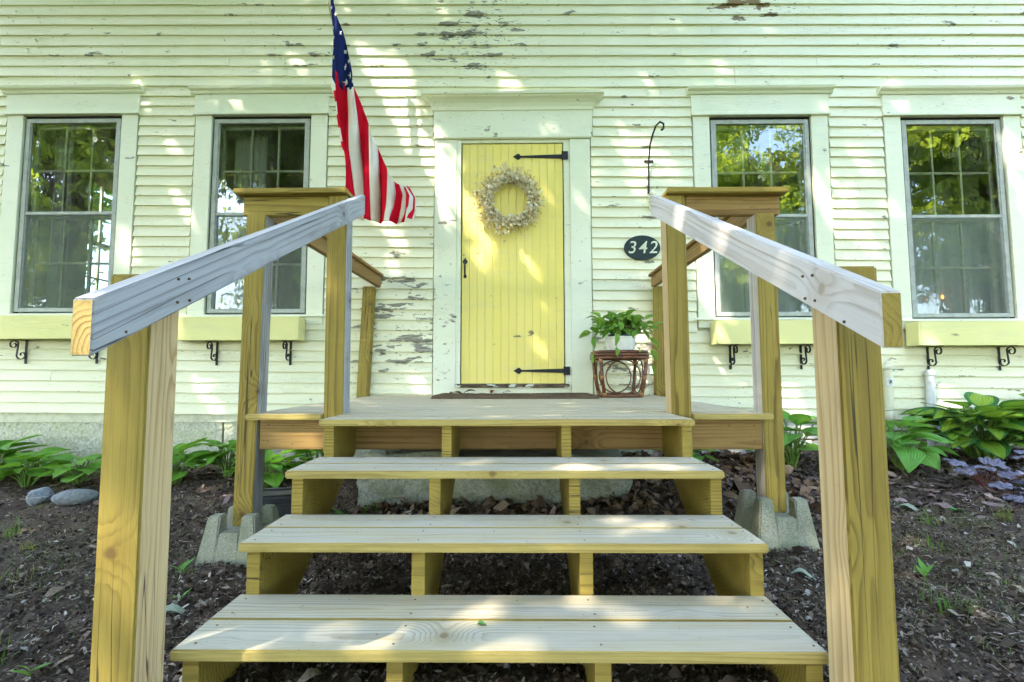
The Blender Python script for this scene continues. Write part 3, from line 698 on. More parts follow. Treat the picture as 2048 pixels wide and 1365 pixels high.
# treads: two 5/4 boards each
XL, XR = -0.784, 0.690
TY = [1.121, 1.3755, 1.640, 1.908]; TZ = [0.1835, 0.3315, 0.478, 0.6245]; TH = 0.026
def screwset(name, pts, nrm=(0,0,1)):
    mb = MB()
    for p in pts:
        q = Vector(p); n = Vector(nrm)
        mb.tube([q-n*0.003, q+n*0.0005], 0.0030, 7)
    return tag(mb.build(name, M_screw, porch), kind='stuff')
SX = [-0.749, -0.281, 0.192, 0.667]
for k, (y, z) in enumerate(zip(TY, TZ)):
    for j in range(2 if k < 3 else 2):
        y0 = y+j*0.1425; y1 = y0+0.1395
        jl, jr = random.uniform(-0.003, 0.003), random.uniform(-0.004, 0.004)
        x0, x1 = XL+jl, XR+jr
        if k == 3 and j == 1: x0, x1 = -0.785, 0.690
        board('tread_board', (x0, (y0+y1)/2, z-TH/2), (x1, (y0+y1)/2, z-TH/2), 0.1395, TH, [M_edge, M_tread, M_end], mfun=[0,1,0,2,0,2], bev=0.0045, seg=2)
    pts = []
    for sx in SX:
        for dy in (0.03, 0.11, 0.172, 0.25): pts.append((sx+random.uniform(-0.008, 0.008), y+dy, z))
    screwset('screw_heads', pts)
# stringers
yr = [y+0.022 for y in TY]
for sx in SX:
    prof = [(yr[0], -0.03)]
    for k in range(4):
        prof.append((yr[k], TZ[k]-TH-0.0005))
        if k < 3: prof.append((yr[k+1], TZ[k]-TH-0.0005))
    prof += [(2.196, TZ[3]-TH-0.0005), (2.196, 0.455), (1.46, -0.03)]
    mb = MB(); mb.prism([(p[0]-1.7, p[1]-0.3) for p in prof], 'x', -0.019, 0.019)
    mb.build('stringer', M_treat, porch, Matrix.Translation((sx, 1.7, 0.3)), bevel=0.0015)
# deck boards
yd = 2.169; nb = 14; bw = (4.115-yd)/nb
for i in range(nb):
    y0 = yd+i*bw; y1 = y0+bw-0.004
    if i == 0:
        board('deck_board', (-1.222, (y0+y1)/2-0.003, 0.6245-TH/2), (-0.8785, (y0+y1)/2-0.003, 0.6245-TH/2), y1-y0, TH, [M_edge, M_tread], mfun=[0,1,0,0,0,0], bev=0.004, seg=2)
        board('deck_board', (-0.7860, (y0+y1)/2+0.011, 0.6245-TH/2), (0.6910, (y0+y1)/2+0.011, 0.6245-TH/2), y1-y0-0.022, TH, [M_edge, M_tread], mfun=[0,1,0,0,0,0], bev=0.004, seg=2)
        board('deck_board', (0.7835, (y0+y1)/2-0.003, 0.6245-TH/2), (1.135, (y0+y1)/2-0.003, 0.6245-TH/2), y1-y0, TH, [M_edge, M_tread], mfun=[0,1,0,0,0,0], bev=0.004, seg=2)
    else:
        board('deck_board', (-1.235+random.uniform(-.004,.004), (y0+y1)/2, 0.6245-TH/2), (1.15+random.uniform(-.004,.004), (y0+y1)/2, 0.6245-TH/2), y1-y0, TH, [M_edge, M_tread], mfun=[0,1,0,0,0,0], bev=0.004, seg=2)
# rim joists and joists
zb, zc = 0.464, 0.597
board('rim_joist', (-1.170, 2.218, (zb+zc)/2), (1.098, 2.218, (zb+zc)/2), 0.038, zc-zb, [M_treat2])
for x in (-1.190, -0.60, 0.0, 0.55, 1.118):
    board('floor_joist', (x, 2.285, (zb+zc)/2), (x, 4.08, (zb+zc)/2), 0.038, zc-zb-0.002, [M_treat2])
pts = [(-1.13,2.199,.575),(-1.13,2.199,.50),(-1.02,2.199,.57),(-1.02,2.199,.49),(1.06,2.199,.57),(1.06,2.199,.50),(0.95,2.199,.57),(-0.48,2.199,.56),(-0.48,2.199,.52),(-0.03,2.199,.56),(-0.03,2.199,.52),(0.4,2.199,.56)]
screwset('screw_heads', pts, (0,-1,0))
# posts (front face treated pine; the sides are greyer or paler)
def post(name, x0, y0, z0, z1, side='R', m_side=None, top_dx=0.0, rot=0.0):
    a = (x0+W/2, y0+W/2, z0); b = (x0+W/2+top_dx, y0+W/2, z1)
    # local X up; up vector = -Y so local Z faces the camera, local Y = z cross x
    mats = [M_treat, m_side or M_side_l]
    # faces: bottom(+Yworld back), top(front), -y, +end, +y, -end
    mi = [0, 0, 1, 0, 1, 0]
    return board(name, a, b, W, W, mats, up=(0,-1,0), bev=0.004, mfun=mi, seg=2)
post('newel_post', -0.7595-W, 0.988, -0.35, 1.012, m_side=M_side_l, top_dx=-0.004)
post('newel_post', 0.6685, 1.006, -0.35, 1.026, m_side=M_side_l, top_dx=-0.003)
post('deck_post', -0.7875-W, 2.188, 0.450, 1.636, m_side=M_grey, top_dx=-0.006)
post('deck_post', 0.6924, 2.188, 0.445, 1.628, m_side=M_side_l, top_dx=-0.006)
post('corner_post', -1.186-W, 2.190, 0.125, 1.548, m_side=M_grey, top_dx=0.014)
post('corner_post', 1.0994, 2.190, 0.188, 1.540, m_side=M_greyw, top_dx=-0.002)
post('wall_post', -1.352, 4.03, 0.450, 1.548, m_side=M_treat, top_dx=0.045)
post('wall_post', 1.150, 4.03, 0.450, 1.540, m_side=M_treat, top_dx=0.012)
# top rails and caps
for sgn, zc_, x_out, x_in, xi0, xi1 in ((-1, 1.6625, -1.311, -0.786, -0.878, -1.285), (1, 1.6535, 1.240, 0.688, 0.783, 1.218)):
    board('top_rail', (xi0, 2.222, zc_-0.0265-0.0445), (xi1, 2.222, zc_-0.0265-0.0445), 0.038, 0.089, [M_treat2 if sgn > 0 else M_treat, M_end], mfun=[0,0,0,1,0,1])
    board('rail_cap', (x_out, 2.228, zc_-0.0125), (x_in, 2.228, zc_-0.0125), 0.140, 0.025, [M_treat, M_tread], mfun=[0,1,0,0,0,0], bev=0.004, seg=2)
    xc = x_out-sgn*0.070
    xw = -1.215 if sgn < 0 else 1.187                    # at the wall end
    board('rail_cap', (xc, 2.300, zc_-0.0125), (xw, 4.085, zc_-0.0125), 0.138, 0.025, [M_treat2, M_tread], mfun=[0,1,0,0,0,0], bev=0.004, seg=2)
    board('top_rail', (xc-sgn*0.030, 2.243, zc_-0.0265-0.0445), (xw-sgn*0.030, 4.07, zc_-0.0265-0.0445), 0.038, 0.0885, [M_treat2, M_end], mfun=[0,0,0,1,0,1])
# sloping handrails
h1 = board('handrail', (-0.7405, 0.808, 0.8815), (-0.7675, 2.318, 1.6355), 0.038, 0.089, [M_grey, M_greyw, M_end], mfun=[0,1,0,2,0,2], plumb=True, bev=0.003, seg=2)
h2 = board('handrail', (0.6465, 0.835, 0.8930), (0.6725, 2.318, 1.6265), 0.038, 0.089, [M_greyw, M_greyw, M_treat], mfun=[0,1,0,2,0,2], plumb=True, bev=0.003, seg=2)
h1['label'] = 'blue grey weathered left handrail'; h2['label'] = 'pale weathered right handrail'
screwset('screw_heads', [(-0.7225, 1.012, 1.005), (-0.7225, 1.045, 1.012), (-0.7225, 1.012, 0.955), (-0.7225, 1.05, 0.965), (-0.7225, 0.88, 0.88)], (1, 0, 0))
screwset('screw_heads', [(0.6285, 1.025, 1.01), (0.6285, 1.06, 1.015), (0.6285, 1.02, 0.955), (0.6285, 1.055, 0.965), (0.627, 0.93, 0.90)], (-1, 0, 0))

# ------------------------------------------------------------------ concrete pier blocks
def pier(cx, cy, z0, h, label):
    b, t = 0.132, 0.100; n = 0.0455
    bm = bmesh.new()
    # frustum built on a grid so the crossed notch can be cut out of the top
    xs = [-1, -n/t, n/t, 1]
    top = {}; bot = {}; mid = {}
    mb = MB()
    def P(i, j, zf):
        f = b+(t-b)*zf
        x = {0: -f, 1: -n, 2: n, 3: f}[i]; y = {0: -f, 1: -n, 2: n, 3: f}[j]
        return (cx+x, cy+y, z0+h*zf)
    zn = 0.66
    def cell(i, j, zt_):
        v = [P(i,j,0), P(i+1,j,0), P(i+1,j+1,0), P(i,j+1,0)]
        def Q(a, c):
            return P(a, c, zt_)
        v += [Q(i,j), Q(i+1,j), Q(i+1,j+1), Q(i,j+1)]
        mb.add(v, [(0,3,2,1),(4,5,6,7),(0,1,5,4),(1,2,6,5),(2,3,7,6),(3,0,4,7)])
    for i in range(3):
        for j in range(3): cell(i, j, zn if (i == 1 or j == 1) else 1.0)
    me = mb.mesh('concrete_pier', M_conc)
    bm.from_mesh(me); bmesh.ops.remove_doubles(bm, verts=bm.verts, dist=1e-5)
    # drop doubled inner walls
    seen = {}
    for f in list(bm.faces):
        key = tuple(sorted(v.index for v in f.verts)); seen.setdefault(key, []).append(f)
    dele = [f for fs in seen.values() if len(fs) > 1 for f in fs]
    bmesh.ops.delete(bm, geom=dele, context='FACES')
    bmesh.ops.recalc_face_normals(bm, faces=bm.faces)
    ed = [e for e in bm.edges if len(e.link_faces) == 2 and e.calc_face_angle(0) > 0.5]
    bmesh.ops.bevel(bm, geom=ed, offset=0.006, segments=2, affect='EDGES', clamp_overlap=True)
    bm.to_mesh(me); bm.free()
    o = obj('concrete_pier', me); return tag(o, label, 'concrete block', 'concrete blocks under the corner posts')
pier(-1.232, 2.205, -0.005, 0.200, 'mossy notched concrete block under the left corner post')
pier(1.142, 2.225, 0.050, 0.212, 'notched concrete block under the right corner post')

# ------------------------------------------------------------------ window boxes
def spiral(c, r0, r1, a0, a1, n=14):
    return [(c[0]+(r0+(r1-r0)*i/(n-1))*math.cos(a0+(a1-a0)*i/(n-1)), c[1]+(r0+(r1-r0)*i/(n-1))*math.sin(a0+(a1-a0)*i/(n-1))) for i in range(n)]
def ribbon(mb, pts, x, wd, th=0.004):
    k = len(pts); vs_ = []
    for i in range(k):
        a = Vector(pts[max(0,i-1)]); b = Vector(pts[min(k-1,i+1)]); t = (b-a).normalized(); nrm = Vector((-t.y, t.x))*th/2
        p = Vector(pts[i])
        for q in (p+nrm, p-nrm):
            vs_ += [(x-wd/2, q.x, q.y), (x+wd/2, q.x, q.y)]
    fs_ = []
    for i in range(k-1):
        a, b = 4*i, 4*i+4
        fs_ += [(a,a+1,b+1,b), (a+2,b+2,b+3,a+3), (a,b,b+2,a+2), (a+1,a+3,b+3,b+1)]
    mb.add(vs_, fs_)
def window_box(x0, x1, zt_, brk, label):
    y0, y1 = 3.955, YW-0.055; zb_ = zt_-0.195
    t = thing('window_box', ((x0+x1)/2, 4.03, zb_), label, 'window box', 'yellow window boxes under the windows')
    mb = MB(); mb.box(x0+0.019, x1-0.019, y0, y0+0.018, zb_, zt_); mb.build('front_board', M_yel2, t, bevel=0.0015)
    for a in (x0, x1-0.0185):
        mb = MB(); mb.box(a, a+0.0185, y0+0.0, y1, zb_, zt_-0.001); mb.build('end_board', M_yel2, t, bevel=0.0015)
    mb = MB(); mb.box(x0+0.019, x1-0.019, y0+0.0185, y1, zb_+0.004, zb_+0.02); mb.build('bottom_board', M_yel2, t)
    mb = MB(); mb.box(x0+0.019, x1-0.019, y1-0.015, y1, zb_+0.0205, zt_-0.003); mb.build('back_board', M_yel2, t)
    for bx in brk:
        mb = MB(); yw = YW-0.024
        mb.box(bx-0.010, bx+0.010, yw-0.004, yw, zb_-0.205, zb_-0.006)
        mb.box(bx-0.010, bx+0.010, y0+0.01, yw, zb_-0.006, zb_-0.0015)
        r1, r2 = 0.036, 0.027
        c1 = (y0+0.055, zb_-0.046); c2 = (yw-0.034, zb_-0.128)
        top = spiral(c1, 0.014, r1, math.pi*2.45, math.pi*0.5, 14) + spiral(c1, r1, r1+0.004, math.pi*0.5, 0.0, 5)[1:]
        low = spiral(c2, r2+0.020, r2, -math.pi*0.92, -math.pi*0.1, 8) + spiral(c2, r2, 0.010, -math.pi*0.1, math.pi*1.2, 12)[1:]
        ribbon(mb, top[:-1] + [(c1[0]+0.034, c1[1]-0.02)] + low, bx, 0.014, 0.0045)
        mb.build('scroll_bracket', M_iron, t)
    return t
zbx = lambda c: 1.262+zt(c)
window_box(-4.66, -3.52, zbx(-4.1), (-4.24, -3.62), 'yellow window box under the leftmost window')
window_box(-2.92, -1.812, zbx(-2.3), (-2.58, -1.945), 'yellow window box behind the left handrail and posts')
window_box(1.632, 2.74, zbx(2.2), (1.805, 2.40), 'yellow window box behind the right porch post')
window_box(3.268, 4.41, zbx(3.8), (3.465, 4.06), 'yellow window box under the rightmost window')

# ------------------------------------------------------------------ flag
FY = 3.55
def fpt(zx, zy, dy=0.0):
    """zx, zy: position on the hanging cloth in tracing units (one unit is about 1.37 mm), upper left corner of the visible cloth"""
    return (-1.491+zx*0.001344+zy*3.52e-5-zx*zy*3.43e-8, FY+dy, 3.716-zx*1.5e-5-zy*0.001413+zy*zy*3.5e-8)
flag = thing('flag', fpt(0, 0), 'stars and stripes flag hanging in folds beside the left window', 'flag')
def poly_at(pl, y):
    for (x0, y0), (x1, y1) in zip(pl, pl[1:]):
        if y0 <= y <= y1: return x0+(x1-x0)*(y-y0)/max(1e-6, y1-y0)
    return pl[0][0] if y < pl[0][1] else pl[-1][0]
sil = [(40,-330),(42,0),(75,100),(110,200),(150,370),(190,545),(225,640),(262,730),(290,810),(318,880),(345,945),(378,1010),(418,1080),(490,1112),(538,1150),(547,1180),(545,1240),(541,1275)]
lines = [
 [(78,440),(80,530),(95,700),(108,800),(120,890),(135,1010),(145,1100),(165,1200),(185,1285)],
 [(134,520),(137,540),(155,700),(165,900),(178,1010),(190,1120),(217,1292)],
 [(190,545),(205,700),(218,900),(230,1000),(237,1130),(243,1302)],
 [(262,730),(273,900),(279,1000),(286,1150),(292,1310)],
 [(318,880),(325,1000),(333,1150),(331,1312)],
 [(378,1010),(380,1100),(376,1200),(365,1316)],
 [(418,1080),(425,1140),(418,1230),(400,1318)],
 [(444,1092),(462,1150),(455,1230),(430,1318)],
 [(466,1101),(492,1165),(485,1235),(456,1314)],
 [(480,1107),(512,1170),(508,1235),(476,1310)],
 [(490,1112),(528,1172),(525,1240),(500,1306)],
 [(515,1131),(538,1175),(535,1245),(522,1300)],
 [(530,1143),(547,1185),(545,1240),(541,1275)]]
cols = [1,2,1,2,1,2,1,2,1,2,1,2]
def fold(x, y):                                          # depth of the folds
    return 0.035*math.sin(x*0.055+y*0.0016)+0.016*math.sin(x*0.13-y*0.004+1.0)-0.00008*y
mb = MB()
for i in range(12):
    A, B = lines[i], lines[i+1]
    ya0, ya1 = A[0][1], A[-1][1]; yb0, yb1 = B[0][1], B[-1][1]
    n = 34; nn = 4; base = len(mb.v); vs_ = []; fs_ = []
    for r_ in range(n+1):
        f = r_/n; yA = ya0+(ya1-ya0)*f; yB = yb0+(yb1-yb0)*f
        xA = poly_at(A, yA); xB = poly_at(B, yB)
        for c_ in range(nn+1):
            g = c_/nn; x = xA+(xB-xA)*g; y = yA+(yB-yA)*g
            if f == 0 and i >= 2: pass
            vs_.append(fpt(x, y, fold(x, y)))
    for r_ in range(n):
        for c_ in range(nn): a = r_*(nn+1)+c_; fs_.append((a, a+1, a+nn+2, a+nn+1))
    mb.add(vs_, fs_, cols[i])
# hem band at the bottom
# canton: two leaves either side of a sharp fold
canL = [(8,-330),(10,0),(38,200),(42,300),(44,460)]
canM = [(28,-330),(30,0),(58,200),(72,360),(80,530)]
nr = 40
for (A, B, e) in ((canL, canM, -1), (canM, sil, 1)):
    vs_ = []; fs_ = []
    for r_ in range(nr+1):
        f = r_/nr
        for c_ in range(7):
            g = c_/6
            yend = {-1: 455+75*g*0.9, 1: 528+18*g}[e]
            y = -330+(yend+330)*f
            x = poly_at(A, y)+(poly_at(B, y)-poly_at(A, y))*g
            d = (0.055*(1-g) if e < 0 else 0.0)+(fold(x, y) if e > 0 else fold(poly_at(B, y), y)) - (0.0)
            vs_.append(fpt(x, y, d))
    for r_ in range(nr):
        for c_ in range(6): a = r_*7+c_; fs_.append((a, a+1, a+8, a+7))
    mb.add(vs_, fs_, 0)
# back fold: stripes seen running across the narrow strip
cuts = [455, 535, 598, 672, 742, 815, 885]
canL2 = [(44,455),(50,530),(62,600),(70,680),(78,750),(84,815),(92,855),(116,892)]
inn = [(80,455),(82,530),(92,680),(108,800),(120,895)]
vs_ = []; fs_ = []; base_m = []
for i in range(6):
    vs_ = []; fs_ = []
    for r_ in range(6):
        y = cuts[i]+(cuts[i+1]-cuts[i])*r_/5
        for c_ in range(4):
            g = c_/3; yy = y+g*20
            x = poly_at(canL2, y)*(1-g)+poly_at(inn, yy)*g
            vs_.append(fpt(x, yy, 0.06*(1-g)+fold(poly_at(inn, yy), yy)+0.004))
    for r_ in range(5):
        for c_ in range(3): a = r_*4+c_; fs_.append((a, a+1, a+5, a+4))
    mb.add(vs_, fs_, 2 if i % 2 == 0 else 1)
# lower part of the back layer, seen through the gap on the right and behind
vs_ = []; fs_ = []
cloth = mb.build('cloth', [M_fblue, M_fred, M_fwhite], flag, smooth=True)
sm = cloth.modifiers.new('thickness', 'SOLIDIFY'); sm.thickness = 0.0012; sm.offset = 0
def star(zx, zy, r, rot, sq=1.0):
    pts = []
    for i in range(10):
        a = math.pi/2+rot+i*math.pi/5; q = r if i % 2 == 0 else r*0.4
        pts.append((zx+q*math.cos(a)*sq, zy-q*math.sin(a)))
    cc = [fpt(px, py, fold(zx, zy)-0.007) for px, py in pts]; bb = [(x, y+0.003, z) for x, y, z in cc]
    mb = MB(); mb.add(cc+bb, [tuple(range(9,-1,-1)), tuple(range(10,20))]+[(i, (i+1)%10, (i+1)%10+10, i+10) for i in range(10)])
    mb.build('star', M_star, flag)
for a in ((34,40,13,.1,.5), (46,165,15,.2,.6), (97,213,18,.3,.8), (56,228,13,.4,.5), (52,302,16,.1,.7), (115,302,21,.2,1), (143,365,15,.5,.5), (64,358,14,-.3,.5), (122,393,22,.1,1), (158,453,20,.3,.9), (130,487,23,.15,1), (44,245,9,0,.5), (44,380,9,0,.4), (80,120,14,.3,.6), (182,515,9,.2,.4)):
    star(*a)
mb = MB(); hv = []
for zy, wz in ((-330, 9), (-100, 9), (0, 9), (60, 6), (95, 1)):
    xe = poly_at(canL, zy); hv += [fpt(xe-wz+2, zy, 0.050), fpt(xe+3, zy, 0.046)]
mb.add(hv, [(2*i_, 2*i_+1, 2*i_+3, 2*i_+2) for i_ in range(4)])
mb.build('canvas_header', simple('canvas', (0.42, 0.30, 0.16), 0.8, 0.2), flag)
mb = MB(); mb.tube([(-1.5, YW, 4.30), (-1.49, 2.9, 5.05)], 0.013, 10); mb.build('pole', M_treat2, flag)
mb = MB(); mb.box(-1.53, -1.47, YW-0.03, YW-0.005, 4.22, 4.36); mb.build('pole_bracket', M_iron, flag)

# ------------------------------------------------------------------ number plaque, hook, cleat
def curve_text(txt, loc, size, parent, mat, name):
    cu = bpy.data.curves.new('txt', 'FONT'); cu.body = txt; cu.size = size; cu.extrude = 0.0012; cu.align_x = 'CENTER'; cu.align_y = 'CENTER'; cu.shear = 0.18; cu.space_character = 1.2; cu.offset = 0.0002
    o = bpy.data.objects.new('tmp', cu); COL.objects.link(o)
    bpy.context.view_layer.update()
    me = bpy.data.meshes.new_from_object(o.evaluated_get(bpy.context.evaluated_depsgraph_get()))
    bpy.data.objects.remove(o); me.name = name; me.materials.clear(); me.materials.append(mat)
    return obj(name, me, parent, Matrix.Translation(loc) @ Matrix.Rotation(math.pi/2, 4, 'X'))
pc = (1.078, YW-0.026, 1.888)
pl = thing('number_plaque', pc, 'dark oval house number plaque reading 342', 'house number')
mb = MB(); n = 40
e1 = [(pc[0]+0.156*math.cos(2*math.pi*i/n), pc[2]+0.109*math.sin(2*math.pi*i/n)) for i in range(n)]
mb.prism(e1, 'y', pc[1]-0.012, pc[1]+0.003); mb.build('oval_plate', simple('slate_green', (0.018, 0.034, 0.032), 0.6, 0.3, 0, 0.2, 50, 0.2), pl, bevel=0.003)
curve_text('342', (pc[0], pc[1]-0.0125, pc[2]-0.002), 0.152, pl, simple('number_paint', (0.72, 0.76, 0.55), 0.6, 0.2), 'numerals')
hk = thing('wall_hook', (1.148, YW-0.03, 2.35), 'curved black iron hanging basket hook above the number plaque', 'hook')
mb = MB(); pts = []
pts = [(1.142,4.105,2.365),(1.146,4.105,2.491),(1.146,4.095,2.639),(1.149,4.05,2.776),(1.156,3.98,2.838),(1.165,3.92,2.876),(1.184,3.87,2.883),(1.200,3.83,2.846),(1.198,3.82,2.800),(1.184,3.82,2.789),(1.176,3.82,2.795)]
mb.tube(pts, [0.010]+[0.008]*8+[0.009, 0.012], 8); mb.build('arm', M_iron, hk)
mb = MB(); mb.box(1.112, 1.194, YW-0.030, YW-0.018, 2.648, 2.668); mb.build('cross_plate', M_iron, hk)
mb = MB(); ct = (1.162, YW-0.02, 2.33)
mb.prism([(1.140,2.30),(1.146,2.235),(1.162,2.212),(1.178,2.235),(1.186,2.30),(1.186,2.37),(1.140,2.37)], 'y', YW-0.030, YW-0.014)
for zz in (2.36, 2.335, 2.30): mb.lathe([(0.006,-0.012),(0.019,-0.008),(0.019,0.006),(0.008,0.012)], 12, (1.166, YW-0.05, zz))
mb.tube([(1.166, YW-0.05, 2.25), (1.166, YW-0.05, 2.375)], 0.009, 8); mb.box(1.158, 1.174, YW-0.052, YW-0.024, 2.262, 2.278)
tag(mb.build('rope_cleat', M_trim, None, smooth=False), 'small white painted insulator fixed below the black hook', 'insulator')

# ------------------------------------------------------------------ wreath on the door
wc = Vector((-0.055, YD-0.045, 2.300))
wr = thing('wreath', wc, 'dried flower wreath of papery beige petals on the yellow door', 'wreath')
mb = MB(); ring = []
for i in range(40):
    a = 2*math.pi*i/40; ring.append(wc+Vector((0.192*math.cos(a), 0.008*math.sin(3*a), 0.188*math.sin(a))))
mb.tube(ring, 0.016, 7, closed=True)
for i in range(150):
    a = random.uniform(0, 6.283); r0 = random.uniform(0.175, 0.205); r1 = r0+random.uniform(-0.03, 0.13)
    d = random.uniform(-0.25, 0.25)
    mb.tube([wc+Vector((r0*math.cos(a), 0, r0*math.sin(a))), wc+Vector((r1*math.cos(a+d), -random.uniform(0, .05), r1*math.sin(a+d)))], 0.0014, 4)
mb.build('twig_ring', simple('wreath_twig', (0.10, 0.055, 0.025), 0.8, 0.2), wr)
pv = []; pf = []
for i in range(2500):
    a = random.uniform(0, 6.283); spread = abs(rng.normal())*0.034
    rr = 0.190+rng.normal()*0.021 + (0.10*random.random()*(1.3 if math.cos(a) < 0 else 0.8) if random.random() < 0.28 else 0)
    rr = max(rr, 0.146+0.02*random.random())
    c = wc+Vector((rr*math.cos(a), -0.012-spread+0.02*random.random(), rr*math.sin(a)*0.98+0.003))
    s = random.uniform(0.009, 0.017); q = Euler((random.uniform(-1.0, 1.0)+math.pi/2, random.uniform(-.9, .9), random.uniform(0, 6.28))).to_matrix()
    b = len(pv); k = 6
    pv.append(tuple(c))
    for j in range(k):
        t = 2*math.pi*j/k; pv.append(tuple(c+q @ Vector((s*math.cos(t), s*0.85*math.sin(t), s*0.3*(0.4+0.6*math.cos(2*t))))))
    pf += [(b, b+1+j, b+1+(j+1) % k) for j in range(k)]
kp = NT('papery_petal'); pcol = kp.ramp(kp.island(), [(0, (0.50,0.38,0.18)), (0.3, (0.70,0.60,0.36)), (0.65, (0.82,0.75,0.54)), (1, (0.88,0.85,0.70))])
d_ = kp.n('BsdfDiffuse'); kp.set(d_.inputs[0], pcol); t_ = kp.n('BsdfTranslucent'); kp.set(t_.inputs[0], pcol); mx_ = kp.n('MixShader'); mx_.inputs[0].default_value = 0.3
kp.t.links.new(d_.outputs[0], mx_.inputs[1]); kp.t.links.new(t_.outputs[0], mx_.inputs[2]); M_petal = kp.done(mx_.outputs[0])
me = bpy.data.meshes.new('petals'); me.from_pydata(pv, [], pf); me.materials.append(M_petal)
tag(obj('petals', me, wr), kind='stuff')

# ------------------------------------------------------------------ doormat
def matmat():
    k = NT('coir'); p = k.pos(); a = k.noise(p, 260, 2.0, 0.7); b = k.noise(p, 8, 3.0)
    c = k.mix(k.smooth(a, 0.35, 0.7), (0.10, 0.065, 0.035), (0.24, 0.165, 0.095)); c = k.mix(k.math('MULTIPLY', b, 0.4), c, (0.08, 0.06, 0.04))
    return k.done(k.bsdf(c, 0.95, 0.05, k.bump(a, 1.0, 0.008)))
mv = []; mf = []; NX, NY = 90, 34
for j in range(NY+1):
    for i in range(NX+1):
        u, v = i/NX, j/NY; x = -0.632+1.22*u; y = 3.50+0.52*v
        ed = min(u*1.22, (1-u)*1.22, v*0.52, (1-v)*0.52); r_ = 0.05; cx_ = max(0, r_-min(u*1.22, (1-u)*1.22)); cy_ = max(0, r_-min(v*.52, (1-v)*.52))
        z = 0.6275+0.020*min(1, ed/0.008)+random.uniform(-0.0022, 0.0022)+0.004*math.sin(x*5+y*3)*min(1, ed/0.05)
        mv.append((x+random.uniform(-.0025,.0025), y+random.uniform(-.0025,.0025), z if ed > 0 else 0.6265))
for j in range(NY):
    for i in range(NX): a = j*(NX+1)+i; mf.append((a, a+1, a+NX+2, a+NX+1))
tag(obj('doormat', npmesh('doormat', mv, mf, matmat())), 'brown coir doormat lying in front of the yellow door', 'doormat')

# ------------------------------------------------------------------ rattan stand and pothos
SC = Vector((0.795, 3.80, 0.6255))
st = thing('rattan_stand', SC, 'low brown rattan stand on the porch right of the door', 'plant stand')
M_rat = simple('rattan', (0.17, 0.065, 0.025), 0.4, 0.5, 0, 0.3, 18, 0.2); M_wrap = simple('rattan_wrap', (0.36, 0.17, 0.06), 0.5, 0.4, 0, 0.2, 60, 0.3)
def ngon(c, r, n, rot, z): return [Vector((c.x+r*math.cos(rot+2*math.pi*i/n), c.y+r*math.sin(rot+2*math.pi*i/n), z)) for i in range(n)]
def rounded_square(c, r, z, k=48):
    out = []
    for i in range(k):
        a = 2*math.pi*i/k; p = 4.0
        out.append(Vector((c.x+r*math.copysign(abs(math.cos(a))**(2/p), math.cos(a)), c.y+r*math.copysign(abs(math.sin(a))**(2/p), math.sin(a)), z)))
    return out
for i, (z, r) in enumerate(((0.345, 0.198), (0.323, 0.204), (0.301, 0.204))):
    mb = MB(); mb.tube(rounded_square(SC, r, SC.z+z), 0.0115, 8, closed=True); mb.build('rim_pole', M_rat, st, smooth=True)
mb = MB(); ps = rounded_square(SC, 0.192, SC.z+0.338); mb.add(ps+[p+Vector((0,0,0.010)) for p in ps], [tuple(range(47,-1,-1)), tuple(range(48,96))]+[(i, (i+1)%48, (i+1)%48+48, i+48) for i in range(48)]); mb.build('top_panel', M_rat, st)
mb = MB(); mb.tube(rounded_square(SC, 0.155, SC.z+0.014), 0.013, 8, closed=True); mb.build('foot_ring', M_rat, st, smooth=True)
legs = []
for sx in (-1, 1):
    for sy in (-1, 1):
        a = SC+Vector((sx*0.172, sy*0.172, 0.295)); b = SC+Vector((sx*0.138, sy*0.138, 0.010))
        mb = MB(); mb.tube([a, a.lerp(b, 0.5)+Vector((sx*0.004, sy*0.004, 0)), b], [0.014, 0.013, 0.014], 8); lg = mb.build('leg', M_rat, st, smooth=True); legs.append((a, b))
        for f in (0.06, 0.5, 0.95):
            mb = MB(); p = a.lerp(b, f)+Vector((sx*0.004, sy*0.004, 0))*(1-abs(2*f-1)); d = (b-a).normalized(); mb.tube([p-d*0.014, p+d*0.014], 0.0165, 8); mb.build('binding', M_wrap, lg, smooth=True)
for (dx, dy) in ((0, -1), (0, 1), (-1, 0), (1, 0)):
    mb = MB(); pts = []
    for s in range(25):
        t = s/24; a = math.pi*t; off = 0.168-0.0
        u = -0.135*math.cos(a); h = 0.16+0.128*math.sin(a)
        pts.append((u, h))
    for hoop in (0, 1):
        q = []
        for s in range(25):
            a = math.pi*s/24; u = -0.130*math.cos(a)*(1 if hoop == 0 else 0.98); h = (0.155+0.130*math.sin(a)) if hoop == 0 else (0.155-0.128*math.sin(a))
            o_ = 0.165*(0.82+0.18*(h/0.3))
            q.append(SC+(Vector((u, dy*o_, h)) if dx == 0 else Vector((dx*o_, u, h))))
        mb.tube(q, 0.0058, 6)
    mb.build('hoop', M_rat, st, smooth=True)
PC = Vector((0.812, 3.80, SC.z+0.3575))
pp = thing('potted_plant', PC, 'trailing green pothos in a white pot on the rattan stand', 'potted plant')
mb = MB(); mb.lathe([(0.095,0.0), (0.108,0.006), (0.114,0.05), (0.114,0.095), (0.120,0.098), (0.120,0.110), (0.108,0.110), (0.104,0.085)], 32, PC); pot = mb.build('pot', simple('white_glaze', (0.78, 0.77, 0.70), 0.25, 0.5, 0, 0.05), pp); smooth_angle(pot, 35)
mb = MB(); mb.lathe([(0.09,0.08), (0.100,0.112), (0.094,0.130), (0.09,0.118)], 28, PC); mb.build('inner_pot', simple('blue_plastic', (0.03, 0.05, 0.08), 0.4, 0.4), pp)

